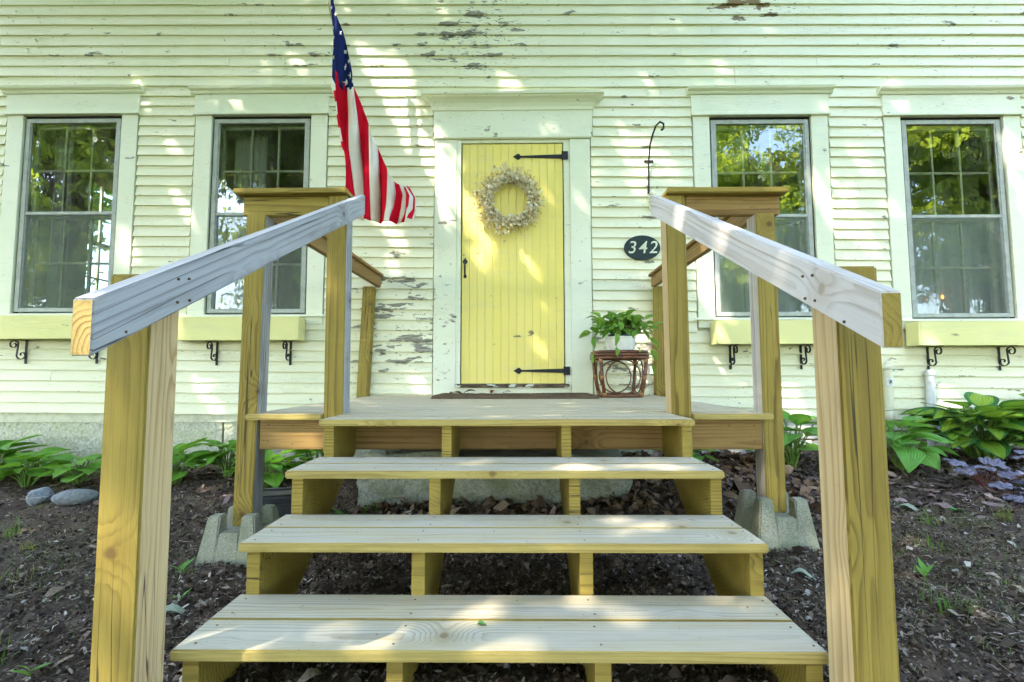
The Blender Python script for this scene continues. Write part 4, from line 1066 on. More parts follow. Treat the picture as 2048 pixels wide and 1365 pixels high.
def leaf_mesh(name, mat, L=1.0, wd=0.62, tip=0.0, arch=0.35, foldv=0.18, wave=0.03, heart=0.12, nu=9, nv=6, seed=0):
    rr = random.Random(seed); v = []; uv = []; f = []
    for i in range(nu+1):
        u = i/nu
        prof = (math.sin(math.pi*min(1, u**0.72)))**0.82 if 0 < u < 1 else 0.0
        prof *= (1-0.25*u)
        for j in range(nv+1):
            s = 2*j/nv-1
            x = u*L - heart*L*abs(s)*(1-u)**3*1.6
            y = s*prof*wd*0.56*L + (0.002*s if prof == 0 else 0)
            z = -arch*L*u*u + foldv*abs(y) + wave*L*math.sin(7*u+3*s+seed)*abs(s)
            v.append((x, y, z)); uv.append((u, j/nv))
    for i in range(nu):
        for j in range(nv): a = i*(nv+1)+j; f.append((a, a+nv+1, a+nv+2, a+1))
    me = bpy.data.meshes.new(name); me.from_pydata(v, [], f); me.materials.append(mat)
    ul = me.uv_layers.new(name='UVMap')
    idx = [l.vertex_index for l in me.loops]
    for k, i in enumerate(idx): ul.data[k].uv = uv[i]
    me.polygons.foreach_set('use_smooth', [True]*len(f)); return me
def leaf_at(me, parent, base, az, pitch, roll, s, name='leaf'):
    M = Matrix.Translation(base) @ Matrix.Rotation(az, 4, 'Z') @ Matrix.Rotation(-pitch, 4, 'Y') @ Matrix.Rotation(roll, 4, 'X') @ Matrix.Scale(s, 4)
    return obj(name, me, parent, M)
LP = [leaf_mesh('leaf', M_pothos, 1, 0.70, 0, 0.30+0.1*i, 0.25, 0.02, 0.16, 6, 4, i) for i in range(3)]
mb = MB(); top = PC+Vector((0, 0, 0.11))
def vine(pts): mb.tube(pts, 0.0022, 5)
for i in range(175):
    az = random.uniform(0, 6.283); el = random.uniform(0.15, 1.5); r_ = random.uniform(0.07, 0.20)*(0.75+0.4*math.cos(el))
    c = top+Vector((r_*1.15*math.cos(az)*math.cos(el)*1.2, r_*math.sin(az)*math.cos(el), 0.015+1.0*r_*math.sin(el)))
    vine([top+Vector((0.03*math.cos(az), 0.03*math.sin(az), 0)), top.lerp(c, 0.6)+Vector((0, 0, 0.02)), c])
    leaf_at(LP[i % 3], pp, c, az+random.uniform(-0.5, 0.5), random.uniform(-0.45, 0.85), random.uniform(-0.8, 0.8), random.uniform(0.048, 0.086))
for (az, ln, n) in ((math.pi+0.4, 0.16, 3), (-0.35, 0.26, 4), (-1.9, 0.12, 3), (-1.3, 0.10, 2)):
    pts = []
    for s in range(9):
        t = s/8; out = 0.10+0.14*math.sin(min(1, t*1.6)*math.pi/2); dz = 0.06*math.sin(t*3)-ln*max(0, t-0.25)*1.25
        pts.append(top+Vector((out*math.cos(az), out*math.sin(az), dz)))
    vine(pts)
    for s in range(n):
        t = (s+1)/n; p = pts[min(8, int(t*8))]
        leaf_at(LP[s % 3], pp, p, az+random.uniform(-1.0, 1.0), random.uniform(-1.3, -0.5), random.uniform(-0.4, 0.4), random.uniform(0.055, 0.092))
mb.build('stems', M_stem, pp)

# ------------------------------------------------------------------ hostas and coral bells
def hosta(x, y, n, h, L, spread, mat, label, seed, group):
    n = int(n*1.45)
    rr = random.Random(seed); z0 = float(gz(x, y))-0.01
    t = thing('hosta', (x, y, z0), label, 'hosta', group)
    vars_ = HM[mat.name]
    mb = MB()
    for i in range(n):
        f = (i+0.5)/n; az = i*2.399+rr.uniform(-0.35, 0.35)
        out = spread*(0.25+0.75*math.sqrt(f))*rr.uniform(0.8, 1.1); hh = h*(1.0-0.55*f**1.6)*rr.uniform(0.82, 1.08)
        base = Vector((x+out*math.cos(az), y+out*math.sin(az)*0.75, z0+hh))
        if base.y > 4.05: base.y = 4.05-rr.random()*0.05
        r0 = Vector((x+0.12*out*math.cos(az), y+0.12*out*math.sin(az), z0))
        mid = r0.lerp(base, 0.55)+Vector((-0.12*out*math.cos(az), -0.12*out*math.sin(az), 0.03*h))
        mb.tube([r0, mid, base], [0.0065*L/0.2, 0.005*L/0.2, 0.0035*L/0.2], 5)
        s = L*rr.uniform(0.62, 1.2)*(0.8+0.2*f)
        aa = az+rr.uniform(-0.3, 0.3)
        if math.sin(aa) > 0.2 and base.y+s*math.sin(aa) > 4.05: aa = -aa if rr.random() < 0.6 else aa*0.4
        leaf_at(vars_[rr.randrange(len(vars_))], t, base, aa, rr.uniform(0.15, 0.7)*(1-f)+rr.uniform(-0.30, 0.30)*f, rr.uniform(-0.35, 0.35), s)
    mb.build('stalks', M_stem, t)
    return t
HM = {}
for m in (M_hosta, M_hostv, M_hostl):
    HM[m.name] = [leaf_mesh('leaf', m, 1, 0.66+0.06*(i % 2)+(0.12 if m is not M_hosta else 0), 0, 0.14+0.10*i, 0.20+0.06*(i % 3), 0.026, 0.14, 10, 8, 10+i) for i in range(4)]
GL, GR = 'hostas along the left foundation', 'hostas in the right bed'
hosta(-4.45, 3.72, 20, 0.25, 0.21, 0.17, M_hosta, 'green hosta cut off by the left edge of the picture', 1, GL)
hosta(-4.02, 3.70, 20, 0.27, 0.22, 0.17, M_hosta, 'green hosta nearest the left edge against the foundation', 2, GL)
hosta(-3.60, 3.56, 16, 0.22, 0.20, 0.15, M_hosta, 'low green hosta behind the banded grey stone', 3, GL)
hosta(-3.18, 3.52, 17, 0.20, 0.19, 0.15, M_hosta, 'low green hosta behind the smooth oval stone', 4, GL)
hosta(-2.50, 3.56, 17, 0.25, 0.19, 0.14, M_hosta, 'green hosta just right of the left newel post', 5, GL)
hosta(-2.18, 3.66, 16, 0.25, 0.19, 0.13, M_hosta, 'green hosta left of the left corner post', 6, GL)
hosta(-1.78, 3.46, 15, 0.22, 0.17, 0.13, M_hosta, 'green hosta between left corner post and dark box', 7, GL)
hosta(-1.50, 3.66, 15, 0.26, 0.18, 0.13, M_hosta, 'green hosta under the left end of the deck', 8, GL)
hosta(1.30, 3.72, 10, 0.17, 0.17, 0.11, M_hostl, 'small green hosta under the right end of the deck', 9, GR)
hosta(2.02, 3.62, 18, 0.34, 0.20, 0.15, M_hostl, 'light green hosta between corner post and right newel', 10, GR)
hosta(2.72, 3.50, 17, 0.34, 0.22, 0.18, M_hostl, 'light green hosta right of the right newel post', 11, GR)
hosta(3.50, 3.72, 58, 0.40, 0.25, 0.33, M_hostv, 'big yellow green variegated hosta below the white pipe', 12, GR)
hosta(4.18, 3.74, 52, 0.42, 0.25, 0.33, M_hostv, 'big variegated hosta cut off by the right edge', 13, GR)
def heuch_mesh(seed):
    rr = random.Random(seed); n = 28; v = [(0,0,0)]; uv = [(0.5,0.5)]; f = []
    for ring in (0.5, 1.0):
        for i in range(n):
            a = 2*math.pi*i/n+math.pi/n; lob = 0.78+0.16*abs(math.cos(3.5*a))+0.06*math.cos(14*a)
            notch = 1-0.75*math.exp(-((abs(a-math.pi))/0.22)**2) if ring == 1 else 1
            r_ = ring*lob*notch*0.5
            v.append((r_*math.cos(a), r_*math.sin(a), 0.05*math.sin(7*a+seed)*ring+0.10*ring*ring*(-0.6))); uv.append((0.5+0.5*ring*math.cos(a), 0.5+0.5*ring*math.sin(a)))
    for i in range(n):
        j = (i+1) % n; f.append((0, 1+i, 1+j)); f.append((1+i, 1+n+i, 1+n+j, 1+j))
    me = bpy.data.meshes.new('leaf'); me.from_pydata(v, [], f); me.materials.append(M_heuch)
    ul = me.uv_layers.new(name='UVMap')
    for k, l in enumerate(me.loops): ul.data[k].uv = uv[l.vertex_index]
    me.polygons.foreach_set('use_smooth', [True]*len(f)); return me
HU = [heuch_mesh(i) for i in range(3)]
def heuchera(x, y, n, h, sp, label, seed):
    rr = random.Random(seed); z0 = float(gz(x, y))
    t = thing('coral_bells', (x, y, z0), label, 'coral bells', 'purple coral bells in the right bed'); mb = MB()
    for i in range(n):
        az = i*2.399+rr.uniform(-.4, .4); o_ = sp*math.sqrt((i+0.6)/n); p = Vector((x+o_*math.cos(az), y+o_*math.sin(az), z0+h*rr.uniform(0.45, 1.05)))
        mb.tube([(x+0.01*math.cos(az), y+0.01*math.sin(az), z0-0.01), (x+0.6*o_*math.cos(az), y+0.6*o_*math.sin(az), z0+0.5*h), tuple(p)], 0.0025, 4)
        leaf_at(HU[i % 3], t, p, az+math.pi, rr.uniform(-0.35, 0.35), rr.uniform(-0.3, 0.3), rr.uniform(0.10, 0.155))
    mb.build('stalks', M_redstem, t)
heuchera(2.95, 3.10, 14, 0.17, 0.22, 'silvery purple coral bells in front of the big variegated hosta', 1)
heuchera(3.36, 3.06, 14, 0.20, 0.22, 'silvery purple coral bells at the right edge of the picture', 2)
heuchera(2.82, 2.76, 9, 0.09, 0.13, 'small low purple coral bells nearest the bare soil', 3)

# ------------------------------------------------------------------ stones, box, pipes
def rock(name, c, r, seed, mat, label, cat, sub=3, rough=0.12, flat=None, group=None):
    bm = bmesh.new(); bmesh.ops.create_icosphere(bm, subdivisions=sub, radius=1.0)
    rr = np.random.default_rng(seed); dirs = rr.normal(size=(14, 3)); dirs /= np.linalg.norm(dirs, axis=1)[:, None]; offs = rr.uniform(0.72, 0.98, 14)
    for v in bm.verts:
        p = np.array(v.co); 
        if flat:
            for d, o_ in zip(dirs, offs):
                s = p @ d
                if s > o_: p = p - d*(s-o_)*flat
        p = p*(1+rough*float(fbm(np.array(p[0]*1.7+seed), np.array(p[1]*1.7+p[2]*2.3), 1.5, 3)))
        v.co = Vector(p)
    me = bpy.data.meshes.new(name); bm.to_mesh(me); bm.free(); me.materials.append(mat)
    me.polygons.foreach_set('use_smooth', [True]*len(me.polygons))
    o = obj(name, me, None, Matrix.Translation(c) @ Matrix.Rotation(seed*0.7, 4, 'Z') @ Matrix.Diagonal((*r, 1)))
    return tag(o, label, cat, group)
def vein_stone():
    k = NT('banded_stone'); p = k.obj(); z = k.sep(p)[2]
    a = k.noise(p, 4, 4.0, 0.65); c = k.mix(k.smooth(a, 0.3, 0.7), (0.15, 0.17, 0.19), (0.28, 0.30, 0.32))
    band = k.smooth(k.math('ABSOLUTE', k.math('SUBTRACT', k.math('ADD', z, k.math('MULTIPLY', a, 0.5)), 0.35)), 0.06, 0.02)
    return k.done(k.bsdf(k.mix(k.math('MULTIPLY', band, 0.7), c, (0.5, 0.47, 0.40)), 0.85, 0.2, k.bump(a, 0.8, 0.02)))
rock('stone', (-3.08, 3.14, 0.022), (0.080, 0.065, 0.062), 3, vein_stone(), 'rounded grey stone with a pale band, left of the oval stone', 'stone', flat=0.9)
rock('stone', (-2.83, 3.12, 0.022), (0.122, 0.068, 0.052), 5, M_stone, 'smooth oval grey stone left of the left newel post', 'stone', rough=0.06)
rock('stone', (-1.16, 1.18, 0.01), (0.045, 0.04, 0.03), 8, M_stone, 'small dark stone in the bottom left soil', 'stone', 2)
# old granite step
bm = bmesh.new(); bmesh.ops.create_cube(bm, size=1.0); bmesh.ops.subdivide_edges(bm, edges=bm.edges[:], cuts=9, use_grid_fill=True)
for v in bm.verts:
    p = v.co; x, y, z = p.x*1.75, p.y*0.75, p.z*0.42
    f = 1-0.06*abs(p.z)*2-0.08*abs(p.y)
    n1 = float(fbm(np.array(x*2.2+3), np.array(y*2.2+z*3), 1.6, 4)); n2 = float(fbm(np.array(x*2+9), np.array(z*4+y), 2.2, 3))
    v.co = Vector((x*f+0.10*n2, y*f+0.13*n1, z*(1-0.25*max(0, p.x*1.2-0.2))+0.06*n2))
bmesh.ops.bevel(bm, geom=[], offset=0)
me = bpy.data.meshes.new('granite_step'); bm.to_mesh(me); bm.free(); me.materials.append(M_gran); me.polygons.foreach_set('use_smooth', [True]*len(me.polygons))
tag(obj('granite_step', me, None, Matrix.Translation((-0.13, 3.34, 0.10)) @ Matrix.Rotation(-0.08, 4, 'Z')), 'rough mossy granite slab lying under the porch steps', 'granite slab')
bx = thing('plastic_box', (-1.335, 2.68, 0.0), 'dark plastic box with a lid behind the left concrete block', 'plastic box')
M_plast = simple('dark_plastic', (0.028, 0.031, 0.036), 0.5, 0.4, 0, 0.2, 30, 0.1); Mb = Matrix.Translation((-1.32, 2.69, 0.03)) @ Matrix.Rotation(0.25, 4, 'Z')
mb = MB(); mb.prism([(-0.13, -0.02), (0.13, -0.02), (0.115, 0.095), (-0.115, 0.095)], 'x', -0.12, 0.12); mb.build('body', M_plast, bx, Mb, bevel=0.008, seg=2)
mb = MB(); mb.box(-0.128, 0.128, -0.125, 0.125, 0.097, 0.122); mb.box(-0.085, 0.085, -0.085, 0.03, 0.1225, 0.130); mb.box(-0.1, 0.1, 0.07, 0.10, 0.1225, 0.132); mb.build('lid', M_plast, bx, Mb, bevel=0.006, seg=2)
M_pvc = simple('white_pvc', (0.58, 0.60, 0.60), 0.4, 0.4, 0, 0.08)
vp = thing('vent_pipe', (3.42, 4.07, 0.1), 'white plastic vent pipe with a cap against the siding', 'pipe')
mb = MB(); mb.tube([(3.415, 4.07, 0.05), (3.435, 4.07, 0.80)], 0.031, 16); mb.build('pipe', M_pvc, vp, smooth=False); smooth_angle(vp.children[0])
mb = MB(); mb.lathe([(0.038, 0), (0.040, 0.03), (0.03, 0.042), (0.005, 0.045)], 16, (3.435, 4.07, 0.79)); mb.build('cap', M_pvc, vp)
gp = thing('gas_pipe', (3.09, 4.07, 0.3), 'old painted meter pipe with fittings beside the right newel', 'pipe')
M_oldp = paint('old_pipe_paint', (0.66, 0.64, 0.48), 1.0, (14, 14, 14), grey=(0.14,0.11,0.08))
mb = MB(); mb.tube([(3.085, 4.07, 0.50), (3.09, 4.07, 0.84)], 0.033, 14); o = mb.build('riser', M_oldp, gp); smooth_angle(o)
mb = MB(); mb.lathe([(0.02,-0.055), (0.036,-0.035), (0.038, 0.03), (0.034, 0.035)], 14, (3.085, 4.07, 0.46)); o = mb.build('elbow', M_oldp, gp); smooth_angle(o); mb = MB(); mb.lathe([(0.034,0), (0.042,0.005), (0.042,0.03), (0.03,0.036), (0.022,0.06), (0.012,0.075)], 14, (3.09, 4.07, 0.838))
o = mb.build('fitting', M_oldp, gp); smooth_angle(o); mb = MB(); mb.tube([(3.09, 4.07, 0.91), (3.105, 4.04, 0.935), (3.13, 4.03, 0.925)], 0.012, 8); o = mb.build('lever', M_oldp, gp); smooth_angle(o)
mb = MB(); a_ = [-1.95, -1.2]
for s in range(7):
    pass
nn = 8; vs_ = []
for i in range(nn+1):
    a = -2.5+1.9*i/nn; vs_ += [(3.088+0.0335*math.cos(a), 4.07+0.0335*math.sin(a), 0.70), (3.089+0.0335*math.cos(a), 4.07+0.0335*math.sin(a), 0.765)]
mb.add(vs_, [(2*i, 2*i+2, 2*i+3, 2*i+1) for i in range(nn)]); mb.build('paper_tag', simple('tag_white', (0.75, 0.76, 0.72), 0.6, 0.2), gp)
curve_text('R', (3.082, 4.0355, 0.732), 0.045, gp, M_iron, 'tag_letter')
hb = MB(); q = [Vector((3.985+0.034*math.cos(2*math.pi*i/20), YW-0.026, 0.535+0.034*math.sin(2*math.pi*i/20))) for i in range(20)]
hb.tube(q, 0.006, 6, closed=True); hb.lathe([(0.028,0), (0.028,0.004)], 16, (0,0,0))
b0 = len(hb.v)-32
for i in range(b0, len(hb.v)): x_, y_, z_ = hb.v[i]; hb.v[i] = (3.985+x_, YW-0.024+z_, 0.535+y_)
tag(hb.build('round_vent_cover', M_oldp), 'small round rust edged cap on the siding above the right hosta', 'vent cover')

# ------------------------------------------------------------------ curtains and window candles
def curtain(x0, x1, z0, z1, label, y=YW+0.24, folds=9):
    n = 60; mb = MB(); vs_ = []
    ph = random.uniform(0, 6)
    for i in range(n+1):
        u = i/n; x = x0+(x1-x0)*u; yy = y+0.018*math.sin(u*folds*6.283+ph)+0.008*math.sin(u*folds*2.3+1)
        vs_ += [(x, yy, z0), (x+0.004*math.sin(u*40), yy+0.01, (z0+z1)/2), (x, yy, z1)]
    fs_ = []
    for i in range(n): a = 3*i; fs_ += [(a, a+3, a+4, a+1), (a+1, a+4, a+5, a+2)]
    mb.add(vs_, fs_); return tag(mb.build('curtain', M_curt, None, smooth=True), label, 'curtain', 'sheer curtains behind the windows')
curtain(-2.66, -2.35, 0.9, 3.05, 'sheer curtain at the left of the second window', folds=5)
curtain(-1.98, -1.87, 0.9, 2.6, 'narrow pale curtain edge at the right of the second window', folds=2)
curtain(1.66, 2.60, 0.9, 2.16, 'sheer half curtain behind the third window', folds=11)
curtain(3.34, 4.28, 0.9, 2.16, 'sheer half curtain behind the rightmost window', folds=11)
curtain(-4.38, -4.20, 0.9, 3.05, 'sheer curtain at the left of the leftmost window', folds=4)
def candle(x, z, label):
    t = thing('window_candle', (x, YW+0.17, z-0.2), label, 'candle lamp')
    mb = MB(); mb.tube([(x, YW+0.18, z-0.22), (x, YW+0.18, z-0.01)], 0.008, 8); mb.build('candlestick', simple('candle_cream', (0.6, 0.56, 0.45), 0.5, 0.3), t)
    k = NT('candle_bulb'); e = k.n('Emission'); k.set(e.inputs[0], (1.0, 0.25, 0.04)); e.inputs[1].default_value = 1.2; mt = k.done(e.outputs[0])
    mb = MB(); mb.lathe([(0.004,0), (0.011,0.012), (0.009,0.026), (0.002,0.042)], 10, (x, YW+0.18, z-0.01)); mb.build('bulb', mt, t, smooth=True)
candle(-3.87, 1.52, 'electric candle glowing orange in the leftmost window'); candle(3.80, 1.475, 'electric candle glowing orange in the rightmost window')

# ------------------------------------------------------------------ ground litter (uncountable)
def chips(name, n, xf, yf, size, mat, label, flatness=0.35, curl=0.25, aspect=0.4, lift=0.006, cat='litter'):
    xs = xf(n); ys = yf(n); keep = (ys < 4.12); xs, ys = xs[keep], ys[keep]; n = len(xs)
    L = size*rng.lognormal(0, 0.45, n); Wd = L*aspect*rng.uniform(0.5, 1.4, n); az = rng.uniform(0, 6.283, n); ti = rng.normal(0, flatness, n); ro = rng.normal(0, flatness, n)
    zs = gz(xs, ys)+lift*rng.random(n)*2
    tmpl = np.array([(-.5,-.35,0), (0,-.5,1), (.5,-.25,0), (.5,.3,0), (0,.5,1), (-.5,.4,0)], float)
    v = np.zeros((n, 6, 3)); v[:, :, 0] = tmpl[None, :, 0]*L[:, None]; v[:, :, 1] = tmpl[None, :, 1]*Wd[:, None]*rng.uniform(.7, 1.3, (n, 6)); v[:, :, 2] = tmpl[None, :, 2]*(curl*L*rng.uniform(-0.2, 1, n))[:, None]
    c, s = np.cos(ti), np.sin(ti); x, z = v[:,:,0]*c[:,None]-v[:,:,2]*s[:,None], v[:,:,0]*s[:,None]+v[:,:,2]*c[:,None]; v[:,:,0], v[:,:,2] = x, z
    c, s = np.cos(ro), np.sin(ro); y, z = v[:,:,1]*c[:,None]-v[:,:,2]*s[:,None], v[:,:,1]*s[:,None]+v[:,:,2]*c[:,None]; v[:,:,1], v[:,:,2] = y, z
    c, s = np.cos(az), np.sin(az); x, y = v[:,:,0]*c[:,None]-v[:,:,1]*s[:,None], v[:,:,0]*s[:,None]+v[:,:,1]*c[:,None]; v[:,:,0], v[:,:,1] = x, y
    v += np.stack([xs, ys, zs+L*0.12], -1)[:, None]
    f = (np.arange(n)[:, None, None]*6 + np.array([(0,1,4,5), (1,2,3,4)])[None]).reshape(-1, 4)
    return tag(obj(name, npmesh(name, v.reshape(-1, 3), f, mat)), label, cat, kind='stuff')
U = rng.uniform
chips('bark_mulch', 9000, lambda n: U(1.25, 4.7, n), lambda n: 4.15-1.75*rng.beta(1.1, 1.7, n), 0.030, M_mulch, 'shredded brown bark mulch in the right bed', cat='mulch')
chips('bark_mulch', 4500, lambda n: U(-4.7, -1.2, n), lambda n: 4.15-1.35*rng.beta(1.0, 2.0, n), 0.024, M_mulch, 'shredded brown bark mulch along the left foundation', cat='mulch')
chips('leaf_litter', 2600, lambda n: U(-0.95, 1.9, n), lambda n: U(2.45, 4.1, n), 0.042, M_litter, 'dry brown leaves lying under the porch', 0.55, 0.5, 0.6, 0.012, 'leaf litter')
NY_ = lambda n: 0.85+3.2*rng.beta(1.0, 1.9, n)
chips('shredded_bark', 75000, lambda n: rng.normal(0, 1.9, n), NY_, 0.0115, M_shred, 'small shreds of bark and chaff over the bare soil', 0.35, 0.35, 0.30, 0.006, 'bark shreds')
chips('bark_pieces', 1100, lambda n: rng.normal(0, 2.0, n), NY_, 0.032, M_shred, 'larger flat bark pieces scattered over the soil', 0.25, 0.3, 0.35, 0.008, 'bark')
chips('soil_crumbs', 60000, lambda n: rng.normal(0, 1.9, n), NY_, 0.010, M_crumb, 'crumbs of dark soil and small pebbles', 0.6, 0.6, 0.75, 0.004, 'soil')
def twigs(n):
    v = []; f = []
    for _ in range(n):
        x = random.uniform(-4.5, 4.5); y = random.uniform(0.9, 3.9); a = random.uniform(0, 6.28); L = random.uniform(0.02, 0.11); r_ = random.uniform(0.0007, 0.0018); bend = random.uniform(-0.5, 0.5)
        pts = []
        for s in range(4):
            t = s/3-0.5; px = x+L*t*math.cos(a)-bend*L*t*t*math.sin(a); py = y+L*t*math.sin(a)+bend*L*t*t*math.cos(a); pts.append((px, py, float(gz(px, py))+0.007+r_+random.uniform(0, 0.004)))
        b = len(v)
        for p in pts:
            for j in range(3): v.append((p[0]+r_*math.cos(a+1.57)*math.cos(j*2.09), p[1]+r_*math.sin(a+1.57)*math.cos(j*2.09), p[2]+r_*math.sin(j*2.09)))
        for s in range(3):
            for j in range(3): f.append((b+3*s+j, b+3*s+(j+1)%3, b+3*s+3+(j+1)%3, b+3*s+3+j))
    return tag(obj('twigs', npmesh('twigs', v, f, M_straw)), 'thin twigs and straw strewn over the soil', 'twigs', kind='stuff')
twigs(1100)
def sparse(name, n, xf, yf, h, mat, label, flat):
    xs, ys = xf(n), yf(n); az = rng.uniform(0, 6.283, n); L = h*rng.lognormal(0, 0.4, n); zs = gz(xs, ys)+0.004
    up = rng.uniform(0.15, 1.0, n)*(1-flat)+0.04; w_ = 0.0009+0.0006*rng.random(n)
    V = np.zeros((n, 6, 3))
    for s_ in range(3):
        t = s_/2; o_ = L*t*(0.5+0.5*t); cx = xs+o_*np.cos(az)*(1.1-up); cy = ys+o_*np.sin(az)*(1.1-up); cz = zs+L*up*(t-0.25*t*t)+0.006; ww = w_*(1-0.8*t)
        V[:, 2*s_] = np.stack([cx-ww*np.sin(az), cy+ww*np.cos(az), cz], -1); V[:, 2*s_+1] = np.stack([cx+ww*np.sin(az), cy-ww*np.cos(az), cz], -1)
    f = (np.arange(n)[:, None, None]*6+np.array([(0,1,3,2), (2,3,5,4)])[None]).reshape(-1, 4)
    tag(obj(name, npmesh(name, V.reshape(-1, 3), f, mat)), label, 'grass', kind='stuff')
M_sp = chipmat('thin_grass', [(0, (0.07,0.15,0.03)), (0.4, (0.11,0.21,0.04)), (0.7, (0.20,0.24,0.07)), (0.9, (0.30,0.27,0.14))], 0.6)
sparse('thin_grass', 1700, lambda n: rng.normal(1.75, 0.38, n), lambda n: rng.normal(1.75, 0.33, n), 0.026, M_sp, 'thin green grass coming up in the soil at lower right', 0.0)
sparse('thin_grass', 1500, lambda n: rng.normal(-2.1, 0.35, n), lambda n: rng.normal(2.1, 0.35, n), 0.020, M_sp, 'thin mossy grass in the soil at lower left', 0.0)
sparse('dry_straw', 3800, lambda n: rng.normal(1.85, 0.45, n), lambda n: rng.normal(1.8, 0.42, n), 0.05, M_straw, 'dry straw lying on the soil at lower right', 0.93)
sparse('dry_straw', 2200, lambda n: rng.normal(-1.9, 0.6, n), lambda n: rng.normal(2.0, 0.5, n), 0.04, M_straw, 'dry straw lying on the soil at lower left', 0.93)
# grit on the boards
dv = []; dfc = []
def grit(x, y, z, s_):
    b = len(dv); a = random.uniform(0, 6.28)
    for q in range(5): dv.append((x+s_*random.uniform(0.4, 1)*math.cos(a+q*1.257), y+0.6*s_*random.uniform(0.4, 1)*math.sin(a+q*1.257), z+0.0012+random.uniform(0, 0.002)))
    dfc.append(tuple(range(b, b+5)))
for _ in range(190): grit(random.uniform(-1.1, 1.0), 4.1-abs(random.gauss(0, 0.8)) if random.random() < 0.6 else random.uniform(2.3, 4.1), 0.6245, random.choice((0.002, 0.003, 0.004, 0.007, 0.011)))
for z_, y0 in zip(TZ, TY):
    for _ in range(34): grit(random.uniform(-0.75, 0.66), y0+random.uniform(0.01, 0.13)+random.choice((0, 0.1425)), z_, random.choice((0.0012, 0.0018, 0.0025, 0.004)))
me = bpy.data.meshes.new('grit'); me.from_pydata([v for v in dv], [], [f for f in dfc]); me.materials.append(M_litter)
tag(obj('grit', me), 'bits of leaf and grit on the deck and treads', 'debris', kind='stuff')
# grass tufts and weeds
def tuft(x, y, n, h, mat, label, seed, sp=0.03):
    rr = random.Random(seed); z0 = float(gz(x, y)); v = []; f = []; uv = []
    for i in range(n):
        az = rr.uniform(0, 6.28); bx_, by_ = x+rr.gauss(0, sp), y+rr.gauss(0, sp); L = h*rr.uniform(0.5, 1.15); lean = rr.uniform(0.15, 0.9); w_ = rr.uniform(0.0013, 0.0028); b = len(v)
        for s in range(5):
            t = s/4; o_ = lean*L*t*t; px = bx_+o_*math.cos(az); py = by_+o_*math.sin(az); pz = z0+L*t*(1-0.25*lean*t); ww = w_*(1-t)**0.7
            v += [(px-ww*math.sin(az), py+ww*math.cos(az), pz), (px+ww*math.sin(az), py-ww*math.cos(az), pz)]; uv += [(t, 0), (t, 1)]
        for s in range(4): f.append((b+2*s, b+2*s+1, b+2*s+3, b+2*s+2))
    me = bpy.data.meshes.new('grass_tuft'); me.from_pydata(v, [], f); me.materials.append(mat); ul = me.uv_layers.new(name='UVMap')
    for k, l in enumerate(me.loops): ul.data[k].uv = uv[l.vertex_index]
    tag(obj('grass_tuft', me), label, 'grass tuft', 'grass tufts growing in the bare soil')
tuft(1.335, 1.56, 34, 0.075, M_grass, 'bright green grass tuft in the soil right of the right newel', 1)
tuft(1.92, 2.34, 26, 0.09, M_grass, 'green grass tuft beside the mulch near the right newel', 2, 0.02)
tuft(2.38, 2.44, 24, 0.10, M_dryg, 'yellowed grass tuft at the edge of the mulch', 3, 0.015)
tuft(-1.36, 1.98, 18, 0.06, M_grass, 'green grass tuft in front of the left concrete block', 4, 0.02)
tuft(-2.62, 2.50, 36, 0.10, M_grass, 'feathery green grass tuft at the left edge of the soil', 5, 0.05)
tuft(-2.30, 2.30, 36, 0.06, M_dryg, 'low mossy yellow green tuft near the left edge', 6, 0.022)
tuft(-0.86, 2.82, 40, 0.12, M_grass, 'dark green grass tuft at the left end of the granite slab', 7, 0.05)
tuft(-2.02, 1.95, 30, 0.045, M_dryg, 'thin yellow green tuft on the mossy soil left of the newel', 8, 0.05)
tuft(1.70, 2.05, 22, 0.07, M_grass, 'sparse green tuft halfway between newel and mulch', 9, 0.04)
tuft(1.05, 1.95, 12, 0.05, M_grass, 'tiny grass tuft between right concrete block and steps', 10, 0.03)
tuft(2.1, 1.75, 34, 0.06, M_grass, 'sparse green tuft at the right edge of the soil', 11, 0.07)
tuft(1.62, 1.32, 30, 0.05, M_dryg, 'dry straw coloured tuft in the bottom right corner', 12, 0.06)
tuft(-1.45, 1.42, 16, 0.05, M_grass, 'small green tuft in the bottom left corner', 13, 0.04)
tuft(1.28, 2.95, 14, 0.07, M_grass, 'small fern green tuft under the right end of the steps', 14, 0.04)
LW = leaf_mesh('leaf', M_hostl, 1, 0.4, 0, 0.2, 0.2, 0.02, 0.0, 6, 4, 40)
def seedling(x, y, n, s, label, seed):
    rr = random.Random(seed); z0 = float(gz(x, y)); t = thing('seedling', (x, y, z0), label, 'weed', 'weed seedlings in the soil')
    mb = MB(); mb.tube([(x, y, z0-0.01), (x, y, z0+s*0.5)], 0.0018, 5); mb.build('stem', M_stem, t)
    for i in range(n): leaf_at(LW, t, (x, y, z0+s*(0.15+0.35*i/n)), rr.uniform(0, 6.28), rr.uniform(0.2, 1.1), 0, s*rr.uniform(0.7, 1.1))
seedling(-1.385, 2.02, 4, 0.075, 'broad leaved seedling in front of the left concrete block', 1)
seedling(-1.19, 1.75, 3, 0.045, 'small green seedling below the left concrete block', 2)
seedling(1.475, 1.82, 4, 0.06, 'green seedling with upright leaves right of the right newel', 3)
seedling(1.66, 2.60, 5, 0.06, 'leafy seedling right of the right concrete block', 4)
seedling(-1.27, 1.30, 4, 0.05, 'green seedling in the bottom left soil', 5)
seedling(-0.95, 2.66, 5, 0.10, 'dark green seedling left of the granite slab', 6)
seedling(1.40, 1.28, 4, 0.045, 'green seedling in the bottom right soil', 7)
